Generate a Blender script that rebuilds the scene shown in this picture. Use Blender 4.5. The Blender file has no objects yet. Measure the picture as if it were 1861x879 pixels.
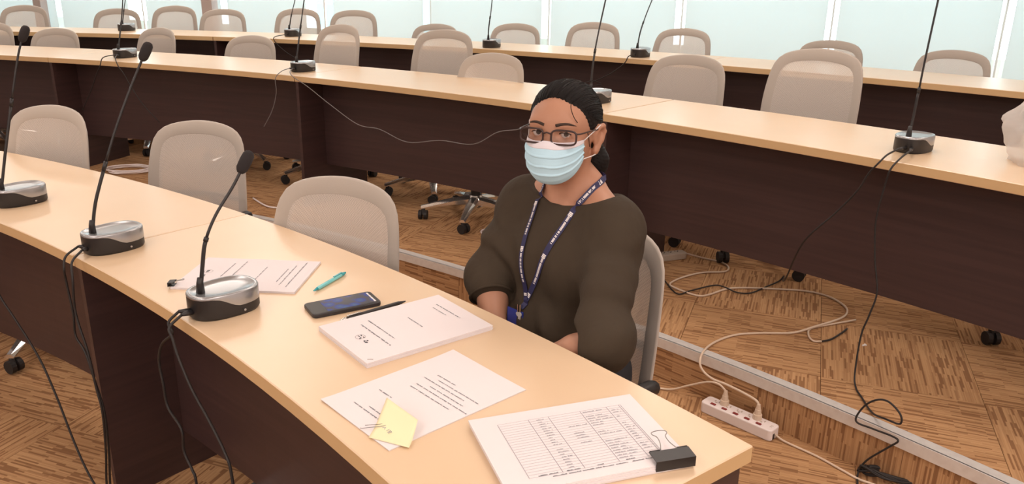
import bpy, bmesh, math, random
import numpy as np
from mathutils import Vector, Matrix
random.seed(7)
rng = np.random.default_rng(11)
scene = bpy.context.scene
COL = scene.collection

# ------------------------------------------------------------------ camera
FPX, PITCH, ROLL, CAMZ = 1458.22, 0.32215, 0.01625, 1.465
_c, _s = math.cos(PITCH), math.sin(PITCH)
_ri, _up, _fw = Vector((1, 0, 0)), Vector((0, _s, _c)), Vector((0, _c, -_s))
_r2 = _ri * math.cos(ROLL) + _up * math.sin(ROLL)
_u2 = _up * math.cos(ROLL) - _ri * math.sin(ROLL)
cam = bpy.data.cameras.new('camera')
cam_ob = bpy.data.objects.new('camera', cam)
COL.objects.link(cam_ob)
cam.sensor_width = 36.0
cam.lens = FPX / 1861 * 36.0
cam.clip_start = 0.02
cam_ob.matrix_world = Matrix(((_r2.x, _u2.x, -_fw.x, 0), (_r2.y, _u2.y, -_fw.y, 0), (_r2.z, _u2.z, -_fw.z, CAMZ), (0, 0, 0, 1)))
scene.camera = cam_ob

# ------------------------------------------------------------------ world, exposure, lamps
world = bpy.data.worlds.new('daylight')
scene.world = world
world.use_nodes = True
bg = world.node_tree.nodes['Background']
bg.inputs[0].default_value = (0.84, 0.96, 1.0, 1)
bg.inputs[1].default_value = 5.6
scene.view_settings.view_transform = 'Standard'
scene.view_settings.look = 'None'
scene.view_settings.exposure = -0.07
scene.view_settings.gamma = 1.0
LAMP_W = 15.5
LAMP_FILL_W = 62.0  # unseen front row, added to brighten the woman, chairs and panels
LAMP_COL = (1.0, 0.90, 0.85)
LAMP_SPOTS = [(-5.2, 0.2), (-2.2, 0.2), (0.8, 0.2), (3.4, 0.2),
              (-5.2, 3.0), (-2.2, 3.0), (0.8, 3.0), (3.4, 3.0),
              (-5.2, 5.8), (-2.2, 5.8), (0.8, 5.8), (-5.2, 8.4), (-2.2, 8.0),
              (-5.2, -2.6), (-2.2, -2.6), (0.8, -2.6), (3.4, -2.6)]
CEIL = 3.05
LAMP_NAMES = ['%s of the row %s' % (q, w) for w, qs in (('over the speaker floor', ('first from the left', 'second from the left', 'third from the left', 'last')), ('over the middle desks', ('first from the left', 'second from the left', 'third from the left', 'last')), ('over the back desks', ('first from the left', 'second', 'last')), ('beside the windows', ('first', 'second')), ('added near the front wall as fill light', ('first from the left', 'second from the left', 'third from the left', 'last'))) for q in qs]


# ------------------------------------------------------------------ materials
def mat(name, col, rough=0.5, metal=0.0, spec=0.5, noise=None, bump=None, alpha=None, coat=0.0, sheen=0.0):
    m = bpy.data.materials.new(name)
    m.use_nodes = True
    nt = m.node_tree
    b = nt.nodes['Principled BSDF']
    b.inputs['Base Color'].default_value = (*col, 1)
    b.inputs['Roughness'].default_value = rough
    b.inputs['Metallic'].default_value = metal
    b.inputs['Specular IOR Level'].default_value = spec
    b.inputs['Coat Weight'].default_value = coat
    b.inputs['Coat Roughness'].default_value = 0.25
    b.inputs['Sheen Weight'].default_value = sheen
    if noise or bump:
        tc = nt.nodes.new('ShaderNodeTexCoord')
        mp = nt.nodes.new('ShaderNodeMapping')
        nt.links.new(tc.outputs['Object'], mp.inputs[0])
    if noise:                                   # (scale xyz, second colour, contrast lo, hi)
        sc, c2, lo, hi = noise
        mp.inputs['Scale'].default_value = sc
        n = nt.nodes.new('ShaderNodeTexNoise')
        n.inputs['Scale'].default_value = 1.0
        n.inputs['Detail'].default_value = 4
        nt.links.new(mp.outputs[0], n.inputs['Vector'])
        r = nt.nodes.new('ShaderNodeValToRGB')
        r.color_ramp.elements[0].position = lo
        r.color_ramp.elements[0].color = (*c2, 1)
        r.color_ramp.elements[1].position = hi
        r.color_ramp.elements[1].color = (*col, 1)
        nt.links.new(n.outputs['Fac'], r.inputs[0])
        nt.links.new(r.outputs[0], b.inputs['Base Color'])
    if bump:                                    # (scale xyz, strength, distance)
        mp2 = nt.nodes.new('ShaderNodeMapping')
        mp2.inputs['Scale'].default_value = bump[0]
        nt.links.new(tc.outputs['Object'], mp2.inputs[0])
        n2 = nt.nodes.new('ShaderNodeTexNoise')
        n2.inputs['Scale'].default_value = 1.0
        n2.inputs['Detail'].default_value = 3
        nt.links.new(mp2.outputs[0], n2.inputs['Vector'])
        bp_ = nt.nodes.new('ShaderNodeBump')
        bp_.inputs['Strength'].default_value = bump[1]
        bp_.inputs['Distance'].default_value = bump[2]
        nt.links.new(n2.outputs['Fac'], bp_.inputs['Height'])
        nt.links.new(bp_.outputs[0], b.inputs['Normal'])
    return m


M = {}
M['wood'] = mat('beech_laminate', (0.75, 0.565, 0.385), 0.34, 0, 0.95, noise=((3, 3, 3), (0.715, 0.525, 0.345), 0.3, 0.7), coat=0.15)
M['wood_edge'] = mat('beech_edge_band', (0.62, 0.42, 0.22), 0.45)
M['wenge'] = mat('wenge_laminate', (0.060, 0.032, 0.031), 0.42, 0, 0.5, noise=((2, 2, 60), (0.046, 0.025, 0.025), 0.35, 0.65))
M['black'] = mat('black_plastic', (0.018, 0.016, 0.017), 0.42)
M['rubber'] = mat('black_rubber', (0.016, 0.013, 0.013), 0.6)
M['foam'] = mat('black_foam', (0.022, 0.018, 0.019), 0.9, bump=((900, 900, 900), 0.5, 0.001))
M['silver'] = mat('silver_painted_plastic', (0.42, 0.43, 0.45), 0.26, 0.75)
M['chrome'] = mat('chrome', (0.88, 0.86, 0.85), 0.18, 0.92)
M['greycable'] = mat('thin_grey_cable', (0.17, 0.16, 0.16), 0.5)
M['steel'] = mat('steel_wire', (0.62, 0.60, 0.58), 0.25, 1.0)
M['keymetal'] = mat('pale_key_metal', (0.80, 0.78, 0.74), 0.35, 0.4)
M['darkwire'] = mat('dark_wire', (0.30, 0.29, 0.28), 0.3, 0.9)
M['alu'] = mat('aluminium', (0.74, 0.72, 0.70), 0.4, 0.3, noise=((40, 40, 40), (0.68, 0.65, 0.63), 0.3, 0.6))
M['frame'] = mat('beige_knit_sleeve', (0.44, 0.39, 0.345), 0.85, sheen=0.3, bump=((500, 500, 500), 0.3, 0.001))
M['seat'] = mat('grey_seat_fabric', (0.25, 0.23, 0.22), 0.9, bump=((400, 400, 400), 0.3, 0.001))
M['white_wall'] = mat('white_paint', (0.78, 0.75, 0.72), 0.8)
M['post'] = mat('dusky_post_paint', (0.46, 0.38, 0.36), 0.6)
M['ceiling'] = mat('ceiling_board', (0.80, 0.78, 0.75), 0.9)
M['whiteplastic'] = mat('white_plastic', (0.80, 0.72, 0.71), 0.35)
M['creamplastic'] = mat('cream_cable_plastic', (0.66, 0.52, 0.40), 0.45)
M['greyplastic'] = mat('worn_grey_plastic', (0.45, 0.37, 0.30), 0.5)
M['red'] = mat('dark_red_rocker', (0.20, 0.02, 0.02), 0.35)
M['paper'] = mat('white_paper', (0.765, 0.715, 0.735), 0.8)
M['ink'] = mat('grey_print', (0.19, 0.20, 0.23), 0.8)
M['inkline'] = mat('pale_grey_rule', (0.34, 0.35, 0.39), 0.8)
M['inkdark'] = mat('dark_print', (0.10, 0.105, 0.12), 0.8)
M['yellow'] = mat('yellow_note_paper', (0.86, 0.765, 0.50), 0.8)
M['teal'] = mat('turquoise_plastic', (0.03, 0.36, 0.42), 0.25)
M['clearteal'] = mat('pale_turquoise', (0.20, 0.60, 0.62), 0.2)
M['phone'] = mat('phone_case', (0.020, 0.017, 0.020), 0.4)
M['skin'] = mat('brown_skin', (0.47, 0.245, 0.160), 0.5, 0, 0.35, noise=((14, 14, 14), (0.43, 0.215, 0.138), 0.3, 0.7))
M['hair'] = mat('black_hair', (0.010, 0.008, 0.008), 0.55, 0, 0.14)
M['brow'] = mat('soft_brow', (0.045, 0.026, 0.018), 0.8)
M['shirt'] = mat('olive_brown_cloth', (0.050, 0.036, 0.023), 0.85, 0, 0.3, noise=((9, 9, 9), (0.044, 0.031, 0.020), 0.3, 0.7), bump=((14, 14, 9), 0.45, 0.02))
M['trousers'] = mat('dark_trousers', (0.02, 0.02, 0.025), 0.85)
M['mask'] = mat('pale_blue_mask_fabric', (0.49, 0.735, 0.88), 0.8, bump=((600, 600, 600), 0.2, 0.001))
M['maskwhite'] = mat('white_mask_fabric', (0.74, 0.70, 0.76), 0.8)
M['navy'] = mat('navy_ribbon', (0.018, 0.018, 0.075), 0.6)
M['blue'] = mat('blue_card_holder', (0.03, 0.05, 0.30), 0.4)
M['white'] = mat('white_print', (0.78, 0.75, 0.75), 0.6)
M['eye'] = mat('eye_white', (0.62, 0.55, 0.52), 0.25)
M['iris'] = mat('dark_brown_iris', (0.02, 0.010, 0.006), 0.15)
M['glasses'] = mat('dark_brown_frame', (0.035, 0.016, 0.015), 0.3)
M['building'] = mat('pale_teal_render', (0.30, 0.52, 0.56), 0.7)
M['cardboard'] = mat('tan_food_box', (0.62, 0.40, 0.24), 0.7, noise=((18, 18, 18), (0.50, 0.18, 0.10), 0.33, 0.42))


def mix_mat(name, col, transp, transl, rough=0.8, grid=None):
    """cloth or film that lets part of the light through: transparent share + translucent share of the rest"""
    m = bpy.data.materials.new(name)
    m.use_nodes = True
    nt = m.node_tree
    nt.nodes.clear()
    out = nt.nodes.new('ShaderNodeOutputMaterial')
    d = nt.nodes.new('ShaderNodeBsdfDiffuse')
    t = nt.nodes.new('ShaderNodeBsdfTranslucent')
    d.inputs[0].default_value = (*col, 1)
    t.inputs[0].default_value = (*col, 1)
    mx = nt.nodes.new('ShaderNodeMixShader')
    mx.inputs[0].default_value = transl
    nt.links.new(d.outputs[0], mx.inputs[1])
    nt.links.new(t.outputs[0], mx.inputs[2])
    tr = nt.nodes.new('ShaderNodeBsdfTransparent')
    mx2 = nt.nodes.new('ShaderNodeMixShader')
    mx2.inputs[0].default_value = transp
    nt.links.new(mx.outputs[0], mx2.inputs[1])
    nt.links.new(tr.outputs[0], mx2.inputs[2])
    nt.links.new(mx2.outputs[0], out.inputs[0])
    if grid:
        tc = nt.nodes.new('ShaderNodeTexCoord')
        w = nt.nodes.new('ShaderNodeTexChecker')
        w.inputs['Scale'].default_value = grid
        w.inputs[1].default_value = (*[min(1, c * 1.12) for c in col], 1)
        w.inputs[2].default_value = (*[c * 0.86 for c in col], 1)
        nt.links.new(tc.outputs['Object'], w.inputs[0])
        nt.links.new(w.outputs[0], d.inputs[0])
    return m


M['mesh'] = mix_mat('grey_chair_mesh', (0.70, 0.635, 0.58), 0.25, 0.12, grid=260)
M['blind'] = mix_mat('roller_blind_fabric', (0.76, 0.775, 0.77), 0.0, 0.60)
M['film'] = mix_mat('plastic_bag_film', (0.84, 0.82, 0.81), 0.5, 0.4)

# window glass and lens glass: mostly transparent with a faint mirror
def glass(name, tint, refl):
    m = bpy.data.materials.new(name)
    m.use_nodes = True
    nt = m.node_tree
    nt.nodes.clear()
    out = nt.nodes.new('ShaderNodeOutputMaterial')
    a = nt.nodes.new('ShaderNodeBsdfTransparent')
    a.inputs[0].default_value = (*tint, 1)
    g = nt.nodes.new('ShaderNodeBsdfGlossy')
    g.inputs['Roughness'].default_value = 0.03
    mx = nt.nodes.new('ShaderNodeMixShader')
    mx.inputs[0].default_value = refl
    nt.links.new(a.outputs[0], mx.inputs[1])
    nt.links.new(g.outputs[0], mx.inputs[2])
    nt.links.new(mx.outputs[0], out.inputs[0])
    return m


M['glass'] = glass('window_glass', (0.93, 0.98, 0.98), 0.06)
M['lens'] = glass('spectacle_lens', (0.97, 0.96, 0.97), 0.05)


def emit(name, col, st):
    m = bpy.data.materials.new(name)
    m.use_nodes = True
    b = m.node_tree.nodes['Principled BSDF']
    b.inputs['Base Color'].default_value = (*col, 1)
    b.inputs['Emission Color'].default_value = (*col, 1)
    b.inputs['Emission Strength'].default_value = st
    return m


M['diffuser'] = emit('lamp_diffuser', (1.0, 0.85, 0.72), 3.0)


def carpet_material():
    m = bpy.data.materials.new('striped_carpet')
    m.use_nodes = True
    nt = m.node_tree
    L = nt.links
    b = nt.nodes['Principled BSDF']
    b.inputs['Roughness'].default_value = 0.95
    b.inputs['Specular IOR Level'].default_value = 0.1
    tc = nt.nodes.new('ShaderNodeTexCoord')
    oi = nt.nodes.new('ShaderNodeObjectInfo')
    add = nt.nodes.new('ShaderNodeVectorMath')
    add.operation = 'ADD'
    comb = nt.nodes.new('ShaderNodeCombineXYZ')
    mul = nt.nodes.new('ShaderNodeMath')
    mul.operation = 'MULTIPLY'
    mul.inputs[1].default_value = 37.0
    L.new(oi.outputs['Random'], mul.inputs[0])
    L.new(mul.outputs[0], comb.inputs[0])
    L.new(mul.outputs[0], comb.inputs[1])
    L.new(tc.outputs['Object'], add.inputs[0])
    L.new(comb.outputs[0], add.inputs[1])

    def streak(w, h, lo, hi, off):
        b_ = nt.nodes.new('ShaderNodeTexBrick')
        b_.offset, b_.offset_frequency = off, 2
        for nm, v in (('Scale', 1.0), ('Mortar Size', 0.0), ('Mortar Smooth', 0.0), ('Bias', 0.0), ('Brick Width', w), ('Row Height', h)):
            b_.inputs[nm].default_value = v
        b_.inputs['Color1'].default_value = (0, 0, 0, 1)
        b_.inputs['Color2'].default_value = (1, 1, 1, 1)
        L.new(add.outputs[0], b_.inputs['Vector'])
        r = nt.nodes.new('ShaderNodeMapRange')
        r.inputs[1].default_value = lo
        r.inputs[2].default_value = hi
        L.new(b_.outputs['Color'], r.inputs[0])
        return r
    broad = streak(0.085, 0.0062, 0.62, 0.80, 0.37)
    fine = streak(0.21, 0.0034, 0.1, 0.9, 0.61)
    m1 = nt.nodes.new('ShaderNodeMix')
    m1.data_type = 'RGBA'
    m1.inputs['A'].default_value = (0.50, 0.295, 0.150, 1)
    m1.inputs['B'].default_value = (0.39, 0.215, 0.105, 1)
    L.new(fine.outputs[0], m1.inputs['Factor'])
    m2 = nt.nodes.new('ShaderNodeMix')
    m2.data_type = 'RGBA'
    m2.inputs['B'].default_value = (0.225, 0.110, 0.052, 1)
    L.new(m1.outputs['Result'], m2.inputs['A'])
    pw = nt.nodes.new('ShaderNodeMath')
    pw.operation = 'POWER'
    pw.inputs[1].default_value = 1.6
    L.new(broad.outputs[0], pw.inputs[0])
    sc = nt.nodes.new('ShaderNodeMath')
    sc.operation = 'MULTIPLY'
    sc.inputs[1].default_value = 0.85
    L.new(pw.outputs[0], sc.inputs[0])
    L.new(sc.outputs[0], m2.inputs['Factor'])
    L.new(m2.outputs['Result'], b.inputs['Base Color'])
    return m


M['carpet'] = carpet_material()
M['underlay'] = mat('carpet_underlay', (0.20, 0.10, 0.045), 0.95)


def screen_material():
    m = bpy.data.materials.new('phone_screen')
    m.use_nodes = True
    nt = m.node_tree
    b = nt.nodes['Principled BSDF']
    tc = nt.nodes.new('ShaderNodeTexCoord')
    v = nt.nodes.new('ShaderNodeTexVoronoi')
    v.inputs['Scale'].default_value = 38
    nt.links.new(tc.outputs['Object'], v.inputs['Vector'])
    r = nt.nodes.new('ShaderNodeValToRGB')
    e = r.color_ramp.elements
    e[0].position, e[0].color = 0.0, (0.06, 0.14, 0.22, 1)
    e[1].position, e[1].color = 1.0, (0.05, 0.05, 0.07, 1)
    x = e.new(0.35)
    x.color = (0.02, 0.05, 0.28, 1)
    x = e.new(0.6)
    x.color = (0.07, 0.06, 0.07, 1)
    nt.links.new(v.outputs['Distance'], r.inputs[0])
    b.inputs['Base Color'].default_value = (0.02, 0.02, 0.02, 1)
    b.inputs['Roughness'].default_value = 0.08
    nt.links.new(r.outputs[0], b.inputs['Emission Color'])
    b.inputs['Emission Strength'].default_value = 0.9
    return m


M['screen'] = screen_material()


# ------------------------------------------------------------------ helpers
def link(name, me, m, parent=None, loc=(0, 0, 0), rot=(0, 0, 0)):
    o = bpy.data.objects.new(name, me)
    COL.objects.link(o)
    if m is not None and not me.materials:
        me.materials.append(M[m] if isinstance(m, str) else m)
    o.parent = parent
    o.location = loc
    o.rotation_euler = rot
    return o


def tag(o, label=None, cat=None, group=None, kind=None):
    if label: o['label'] = label
    if cat: o['category'] = cat
    if group: o['group'] = group
    if kind: o['kind'] = kind
    return o


def thing(name, label, cat, loc=(0, 0, 0), rz=0.0, group=None):
    o = bpy.data.objects.new(name, None)
    COL.objects.link(o)
    o.empty_display_size = 0.05
    o.location = loc
    o.rotation_euler = (0, 0, rz)
    return tag(o, label, cat, group)


def mesh_pd(name, verts, faces, smooth=False, recalc=True):
    me = bpy.data.meshes.new(name)
    me.from_pydata([tuple(v) for v in verts], [], [tuple(f) for f in faces])
    if recalc:
        bm = bmesh.new()
        bm.from_mesh(me)
        bmesh.ops.recalc_face_normals(bm, faces=bm.faces)
        bm.to_mesh(me)
        bm.free()
    if smooth:
        for p in me.polygons: p.use_smooth = True
    me.update()
    return me


class MB:
    """collects boxes, tubes, prisms into ONE mesh"""
    def __init__(self):
        self.v, self.f, self.mi = [], [], []

    def add(self, verts, faces, mi=0):
        o = len(self.v)
        self.v += [tuple(v) for v in verts]
        self.f += [tuple(i + o for i in f) for f in faces]
        self.mi += [mi] * len(faces)
        return self

    def box(self, c, s, rz=0.0, mi=0):
        ca, sa = math.cos(rz), math.sin(rz)
        vs = []
        for z in (-1, 1):
            for x, y in ((-1, -1), (1, -1), (1, 1), (-1, 1)):
                px, py = x * s[0] / 2, y * s[1] / 2
                vs.append((c[0] + px * ca - py * sa, c[1] + px * sa + py * ca, c[2] + z * s[2] / 2))
        return self.add(vs, [(3, 2, 1, 0), (4, 5, 6, 7), (0, 1, 5, 4), (1, 2, 6, 5), (2, 3, 7, 6), (3, 0, 4, 7)], mi)

    def prism(self, poly, z0, z1, mi=0):
        n = len(poly)
        vs = [(x, y, z0) for x, y in poly] + [(x, y, z1) for x, y in poly]
        fs = [tuple(range(n - 1, -1, -1)), tuple(range(n, 2 * n))]
        fs += [(i, (i + 1) % n, n + (i + 1) % n, n + i) for i in range(n)]
        return self.add(vs, fs, mi)

    def tube(self, pts, r, n=8, cap=True, mi=0):
        P = [Vector(p) for p in pts]
        rs = r if isinstance(r, (list, tuple)) else [r] * len(P)
        rings, up = [], None
        for i, p in enumerate(P):
            t = (P[min(i + 1, len(P) - 1)] - P[max(i - 1, 0)])
            t = t.normalized() if t.length > 1e-9 else Vector((0, 0, 1))
            if up is None:
                up = Vector((0, 0, 1)) if abs(t.z) < 0.9 else Vector((1, 0, 0))
            a = up - t * up.dot(t)
            if a.length < 1e-6: a = t.orthogonal()
            a.normalize()
            b = t.cross(a)
            up = a
            rings.append([p + (a * math.cos(2 * math.pi * k / n) + b * math.sin(2 * math.pi * k / n)) * rs[i] for k in range(n)])
        vs = [v for ring in rings for v in ring]
        fs = [(i * n + k, i * n + (k + 1) % n, (i + 1) * n + (k + 1) % n, (i + 1) * n + k) for i in range(len(P) - 1) for k in range(n)]
        if cap:
            fs += [tuple(range(n - 1, -1, -1)), tuple((len(P) - 1) * n + k for k in range(n))]
        return self.add(vs, fs, mi)

    def mesh(self, name, smooth=False):
        me = mesh_pd(name, self.v, self.f, smooth)
        for p, i in zip(me.polygons, self.mi): p.material_index = i
        return me

    def build(self, name, m, parent=None, loc=(0, 0, 0), rot=(0, 0, 0), smooth=False, bevel=0.0, seg=2):
        me = self.mesh(name, smooth)
        if bevel:
            bm = bmesh.new()
            bm.from_mesh(me)
            bmesh.ops.remove_doubles(bm, verts=bm.verts, dist=1e-6)
            ed = [e for e in bm.edges if len(e.link_faces) == 2 and e.calc_face_angle(0) > 0.6]
            bmesh.ops.bevel(bm, geom=ed, offset=bevel, segments=seg, profile=0.5, affect='EDGES')
            bm.to_mesh(me)
            bm.free()
        if isinstance(m, (list, tuple)):
            for k in m: me.materials.append(M[k])
            m = None
        return link(name, me, m, parent, loc, rot)


def catmull(pts, k=5):
    P = [np.array(p, float) for p in pts]
    P = [2 * P[0] - P[1]] + P + [2 * P[-1] - P[-2]]
    out = []
    for i in range(1, len(P) - 2):
        for j in range(k):
            t = j / k
            out.append(0.5 * ((2 * P[i]) + (P[i + 1] - P[i - 1]) * t + (2 * P[i - 1] - 5 * P[i] + 4 * P[i + 1] - P[i + 2]) * t * t + (3 * P[i] - P[i - 1] - 3 * P[i + 1] + P[i + 2]) * t ** 3))
    out.append(P[-2])
    return out


def rel(pts, o):
    return [(p[0] - o[0], p[1] - o[1], p[2] - o[2]) for p in pts]


C0 = np.array([-5.6, -3.5])        # common centre of the first two desk rows
C3 = np.array([-4.08, -2.72])      # centre of the back row
RAD = math.radians


def pol(c, r, a):
    return (c[0] + r * math.cos(a), c[1] + r * math.sin(a))


def arc_poly(c, r0, r1, a0, a1, n):
    A = [a0 + (a1 - a0) * i / n for i in range(n + 1)]
    return [pol(c, r0, a) for a in A] + [pol(c, r1, a) for a in reversed(A)]


def arc_mb(mb, c, r0, r1, a0, a1, z0, z1, n=10, off=(0, 0, 0), mi=0):
    for_v, fs = [], []
    for i in range(n + 1):
        a = a0 + (a1 - a0) * i / n
        for r, z in ((r0, z0), (r1, z0), (r1, z1), (r0, z1)):
            p = pol(c, r, a)
            for_v.append((p[0] - off[0], p[1] - off[1], z - off[2]))
    for i in range(n):
        for k in range(4):
            fs.append((i * 4 + k, i * 4 + (k + 1) % 4, i * 4 + 4 + (k + 1) % 4, i * 4 + 4 + k))
    fs += [(0, 1, 2, 3), (n * 4 + 3, n * 4 + 2, n * 4 + 1, n * 4)]
    mb.add(for_v, fs, mi)
    return mb


Z1, Z2 = 0.165, 0.23               # floor heights of the two platforms
RISER = 8.80
RISER3 = 8.62                      # riser of the back platform, about C3

# ------------------------------------------------------------------ room shell
W0, WD = np.array([-0.914, 8.725]), np.array([1.2265, -0.4834])   # window line, one bay per WD
WU = WD / np.linalg.norm(WD)
WN = np.array([-WU[1], WU[0]])     # pointing outdoors
WANG = math.atan2(WU[1], WU[0])


def wp(i, d=0.0):
    p = W0 + WD * i + WN * d
    return float(p[0]), float(p[1])


room = [(-9.3, -4.2), (5.2, -4.2), wp(5.0), wp(-6.85)]
mb = MB()
mb.prism([(-9.4, -4.3), (5.3, -4.3), wp(5.1, .1), wp(-6.95, .1)], -0.1, -0.006)
floor = mb.build('floor', 'underlay')
tag(floor, kind='structure')
mb = MB()
mb.prism([(-9.4, -4.3), (5.3, -4.3), wp(5.1, .2), wp(-6.95, .2)], CEIL, CEIL + 0.1)
tag(mb.build('ceiling', 'ceiling'), kind='structure')
x = MB(); x.box((-9.36, 3.6, 1.5), (0.1, 16.2, 3.1)); tag(x.build('wall_left', 'white_wall'), kind='structure')
x = MB(); x.box((5.26, 1.0, 1.5), (0.1, 10.6, 3.1)); tag(x.build('wall_right', 'white_wall'), kind='structure')
x = MB(); x.box((-2.0, -4.26, 1.5), (14.8, 0.1, 3.1)); tag(x.build('wall_front', 'white_wall'), kind='structure')
mb = MB()
cx, cy = wp(-0.92, 0.06)
mb.box((cx, cy, 0.17), (1.318 * 11.9, 0.12, 0.36), WANG)
mb.box((cx, cy, 2.93), (1.318 * 11.9, 0.12, 0.26), WANG)
tag(mb.build('wall_back', 'white_wall'), kind='structure')

BAYS = list(range(-6, 5))
gapw = {i: (0.048, 0.048) for i in range(-7, 6)}
gapw[-1] = (0.19, 0.17)
gapw[-3] = (0.15, 0.14)
for n, i in enumerate(BAYS):
    p0, p1 = wp(i, 0.06), wp(i + 1, 0.06)
    mid = ((p0[0] + p1[0]) / 2, (p0[1] + p1[1]) / 2)
    w = bpy.data.objects.new('window_%d' % (n + 1), None)
    COL.objects.link(w)
    w.location = (mid[0], mid[1], 0.35)
    w.rotation_euler = (0, 0, WANG)
    tag(w, kind='structure')
    f = MB()
    f.box((0, 0, 0.025), (1.318, 0.06, 0.05)); f.box((0, 0, 2.425), (1.318, 0.06, 0.05))
    f.box((-0.655, 0, 1.225), (0.008, 0.03, 2.35)); f.box((0.655, 0, 1.225), (0.008, 0.03, 2.35))
    f.build('frame', 'white_wall', w)
    g = MB(); g.box((0, 0, 1.225), (1.288, 0.006, 2.35)); g.build('pane', 'glass', w)
    # roller blind, on the room side of the pane
    xl, xr = -0.659 + gapw[i][1], 0.659 - gapw[i + 1][0]
    q = wp(i + 0.5, -0.03)
    names = {0: 'fifth', 1: 'fourth', 2: 'third', 3: 'second', 4: 'rightmost'}
    if i in names:
        lab = 'pale lowered roller blind, %s bay%s of the window wall' % (names[i], '' if i == 4 else ' from the right')
    elif i == -1:
        lab = 'pale roller blind just right of the wide bright gap with the teal view'
    elif i == -2:
        lab = 'pale roller blind between the right-hand post and the wide bright gap with the teal view'
    elif i == -3:
        lab = 'pale roller blind between the narrower bright gap and the right-hand post'
    elif i == -4:
        lab = 'greyish roller blind between the left-hand post and the narrower bright gap'
    elif i == -5:
        lab = 'roller blind at the far left edge, left of the left-hand post'
    else:
        lab = 'outermost roller blind beyond the left edge of the photo'
    b = thing('roller_blind', lab, 'blind', (q[0], q[1], 0.60), WANG, 'roller blinds on the window wall')
    fm = MB(); fm.box(((xl + xr) / 2, 0, 1.07), (xr - xl, 0.002, 2.10)); fm.build('fabric', 'blind', b)
    fm = MB(); fm.box(((xl + xr) / 2, 0, 0.012), (xr - xl, 0.014, 0.026)); fm.build('bottom_bar', 'whiteplastic', b)
    fm = MB(); fm.tube([(xl, 0.0, 2.14), (xr, 0.0, 2.14)], 0.025, 12); fm.build('roller', 'whiteplastic', b)
# the two posts in front of the blinds
for n, (i, wd) in enumerate(((-2.10, 0.15), (-4.16, 0.13))):
    q = wp(i, -0.12)
    x = MB(); x.box((q[0], q[1], 1.5), (wd, 0.10, 3.06), WANG)
    tag(x.build('trim_%d' % (n + 1), 'post'), kind='structure')
# outdoors: unseen low wall added to dim the lower blinds, and a building seen through the wide gap
x = MB(); cx, cy = wp(-0.9, 1.4); x.box((cx, cy, 0.2), (18, 0.12, 1.1), WANG)
tag(x.build('blind_dimming_wall', 'white_wall'), 'low white wall added outside the windows to dim the lower blinds', 'parapet', kind='structure')
x = MB(); cx, cy = wp(-0.9, 9.0); x.box((cx, cy, -3.2), (60, 17.6, 0.2), WANG)
tag(x.build('ground_outside', 'white_wall'), kind='structure')
bl = thing('office_building', 'pale teal building seen through the wide gap between the blinds', 'building', (-4.2, 31, -3.1))
x = MB(); x.box((0, 0, 6), (5.2, 5, 12)); x.build('wall', 'building', bl)
for k in range(4):
    for j in range(3):
        x = MB(); x.box((-1.7 + j * 1.7, -2.52, 2.2 + k * 2.7), (1.1, 0.06, 1.4)); x.build('window', 'glass', bl)

# ceiling lamps (recessed panels, each with its own light; front row added as fill)
for k, (lx, ly) in enumerate(LAMP_SPOTS):
    t = thing('ceiling_light', 'square recessed ceiling panel light, ' + LAMP_NAMES[k], 'light', (lx, ly, CEIL), 0, 'ceiling panel lights')
    f = MB()
    for sx, sy, w, d in ((0, .62, 1.28, .04), (0, -.62, 1.28, .04), (.62, 0, .04, 1.2), (-.62, 0, .04, 1.2)):
        f.box((sx, sy, -0.012), (w, d, 0.024))
    f.build('frame', 'whiteplastic', t)
    f = MB(); f.box((0, 0, -0.006), (1.2, 1.2, 0.008)); f.build('diffuser', 'diffuser', t)
    la = bpy.data.lights.new('panel_lamp', 'AREA')
    la.shape = 'RECTANGLE'; la.size = 1.15; la.size_y = 1.15
    la.energy = LAMP_W if ly > -1 else LAMP_FILL_W; la.color = LAMP_COL
    lo = bpy.data.objects.new('panel_lamp', la)
    COL.objects.link(lo)
    lo.parent = t
    lo.location = (0, 0, -0.03)

# ------------------------------------------------------------------ platforms, nosing, carpet tiles
mb = MB()
arc_mb(mb, C0, RISER + 0.004, 16.5, RAD(18), RAD(100), -0.02, Z1 - 0.006, 30)
plat = mb.build('floor_platform', 'underlay')
tag(plat, kind='structure')
mb = MB()
arc_mb(mb, C3, RISER3 + 0.35, 15.0, RAD(30), RAD(108), Z1 - 0.03, Z2, 30)
tag(mb.build('floor_back_platform', 'carpet'), kind='structure')
mb = MB()
arc_mb(mb, C0, RISER - 0.006, RISER + 0.036, RAD(19), RAD(84), Z1 - 0.002, Z1 + 0.004, 40)
arc_mb(mb, C0, RISER - 0.010, RISER - 0.002, RAD(19), RAD(84), Z1 - 0.034, Z1 + 0.004, 40)
tag(mb.build('trim_3', 'alu'), kind='structure')

TANG = RAD(-20)
eU = np.array([math.cos(TANG), math.sin(TANG)])        # across tiles (v axis of the layout)
eV = np.array([-math.sin(TANG), math.cos(TANG)])
TILE = 0.5


def clip_half(poly, n, d):        # keep n.p <= d
    out = []
    for i in range(len(poly)):
        a, b = poly[i], poly[(i + 1) % len(poly)]
        da, db = n[0] * a[0] + n[1] * a[1] - d, n[0] * b[0] + n[1] * b[1] - d
        if da <= 0: out.append(a)
        if (da < 0 < db) or (db < 0 < da):
            t = da / (da - db)
            out.append((a[0] + (b[0] - a[0]) * t, a[1] + (b[1] - a[1]) * t))
    return out


_full = {}


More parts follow.
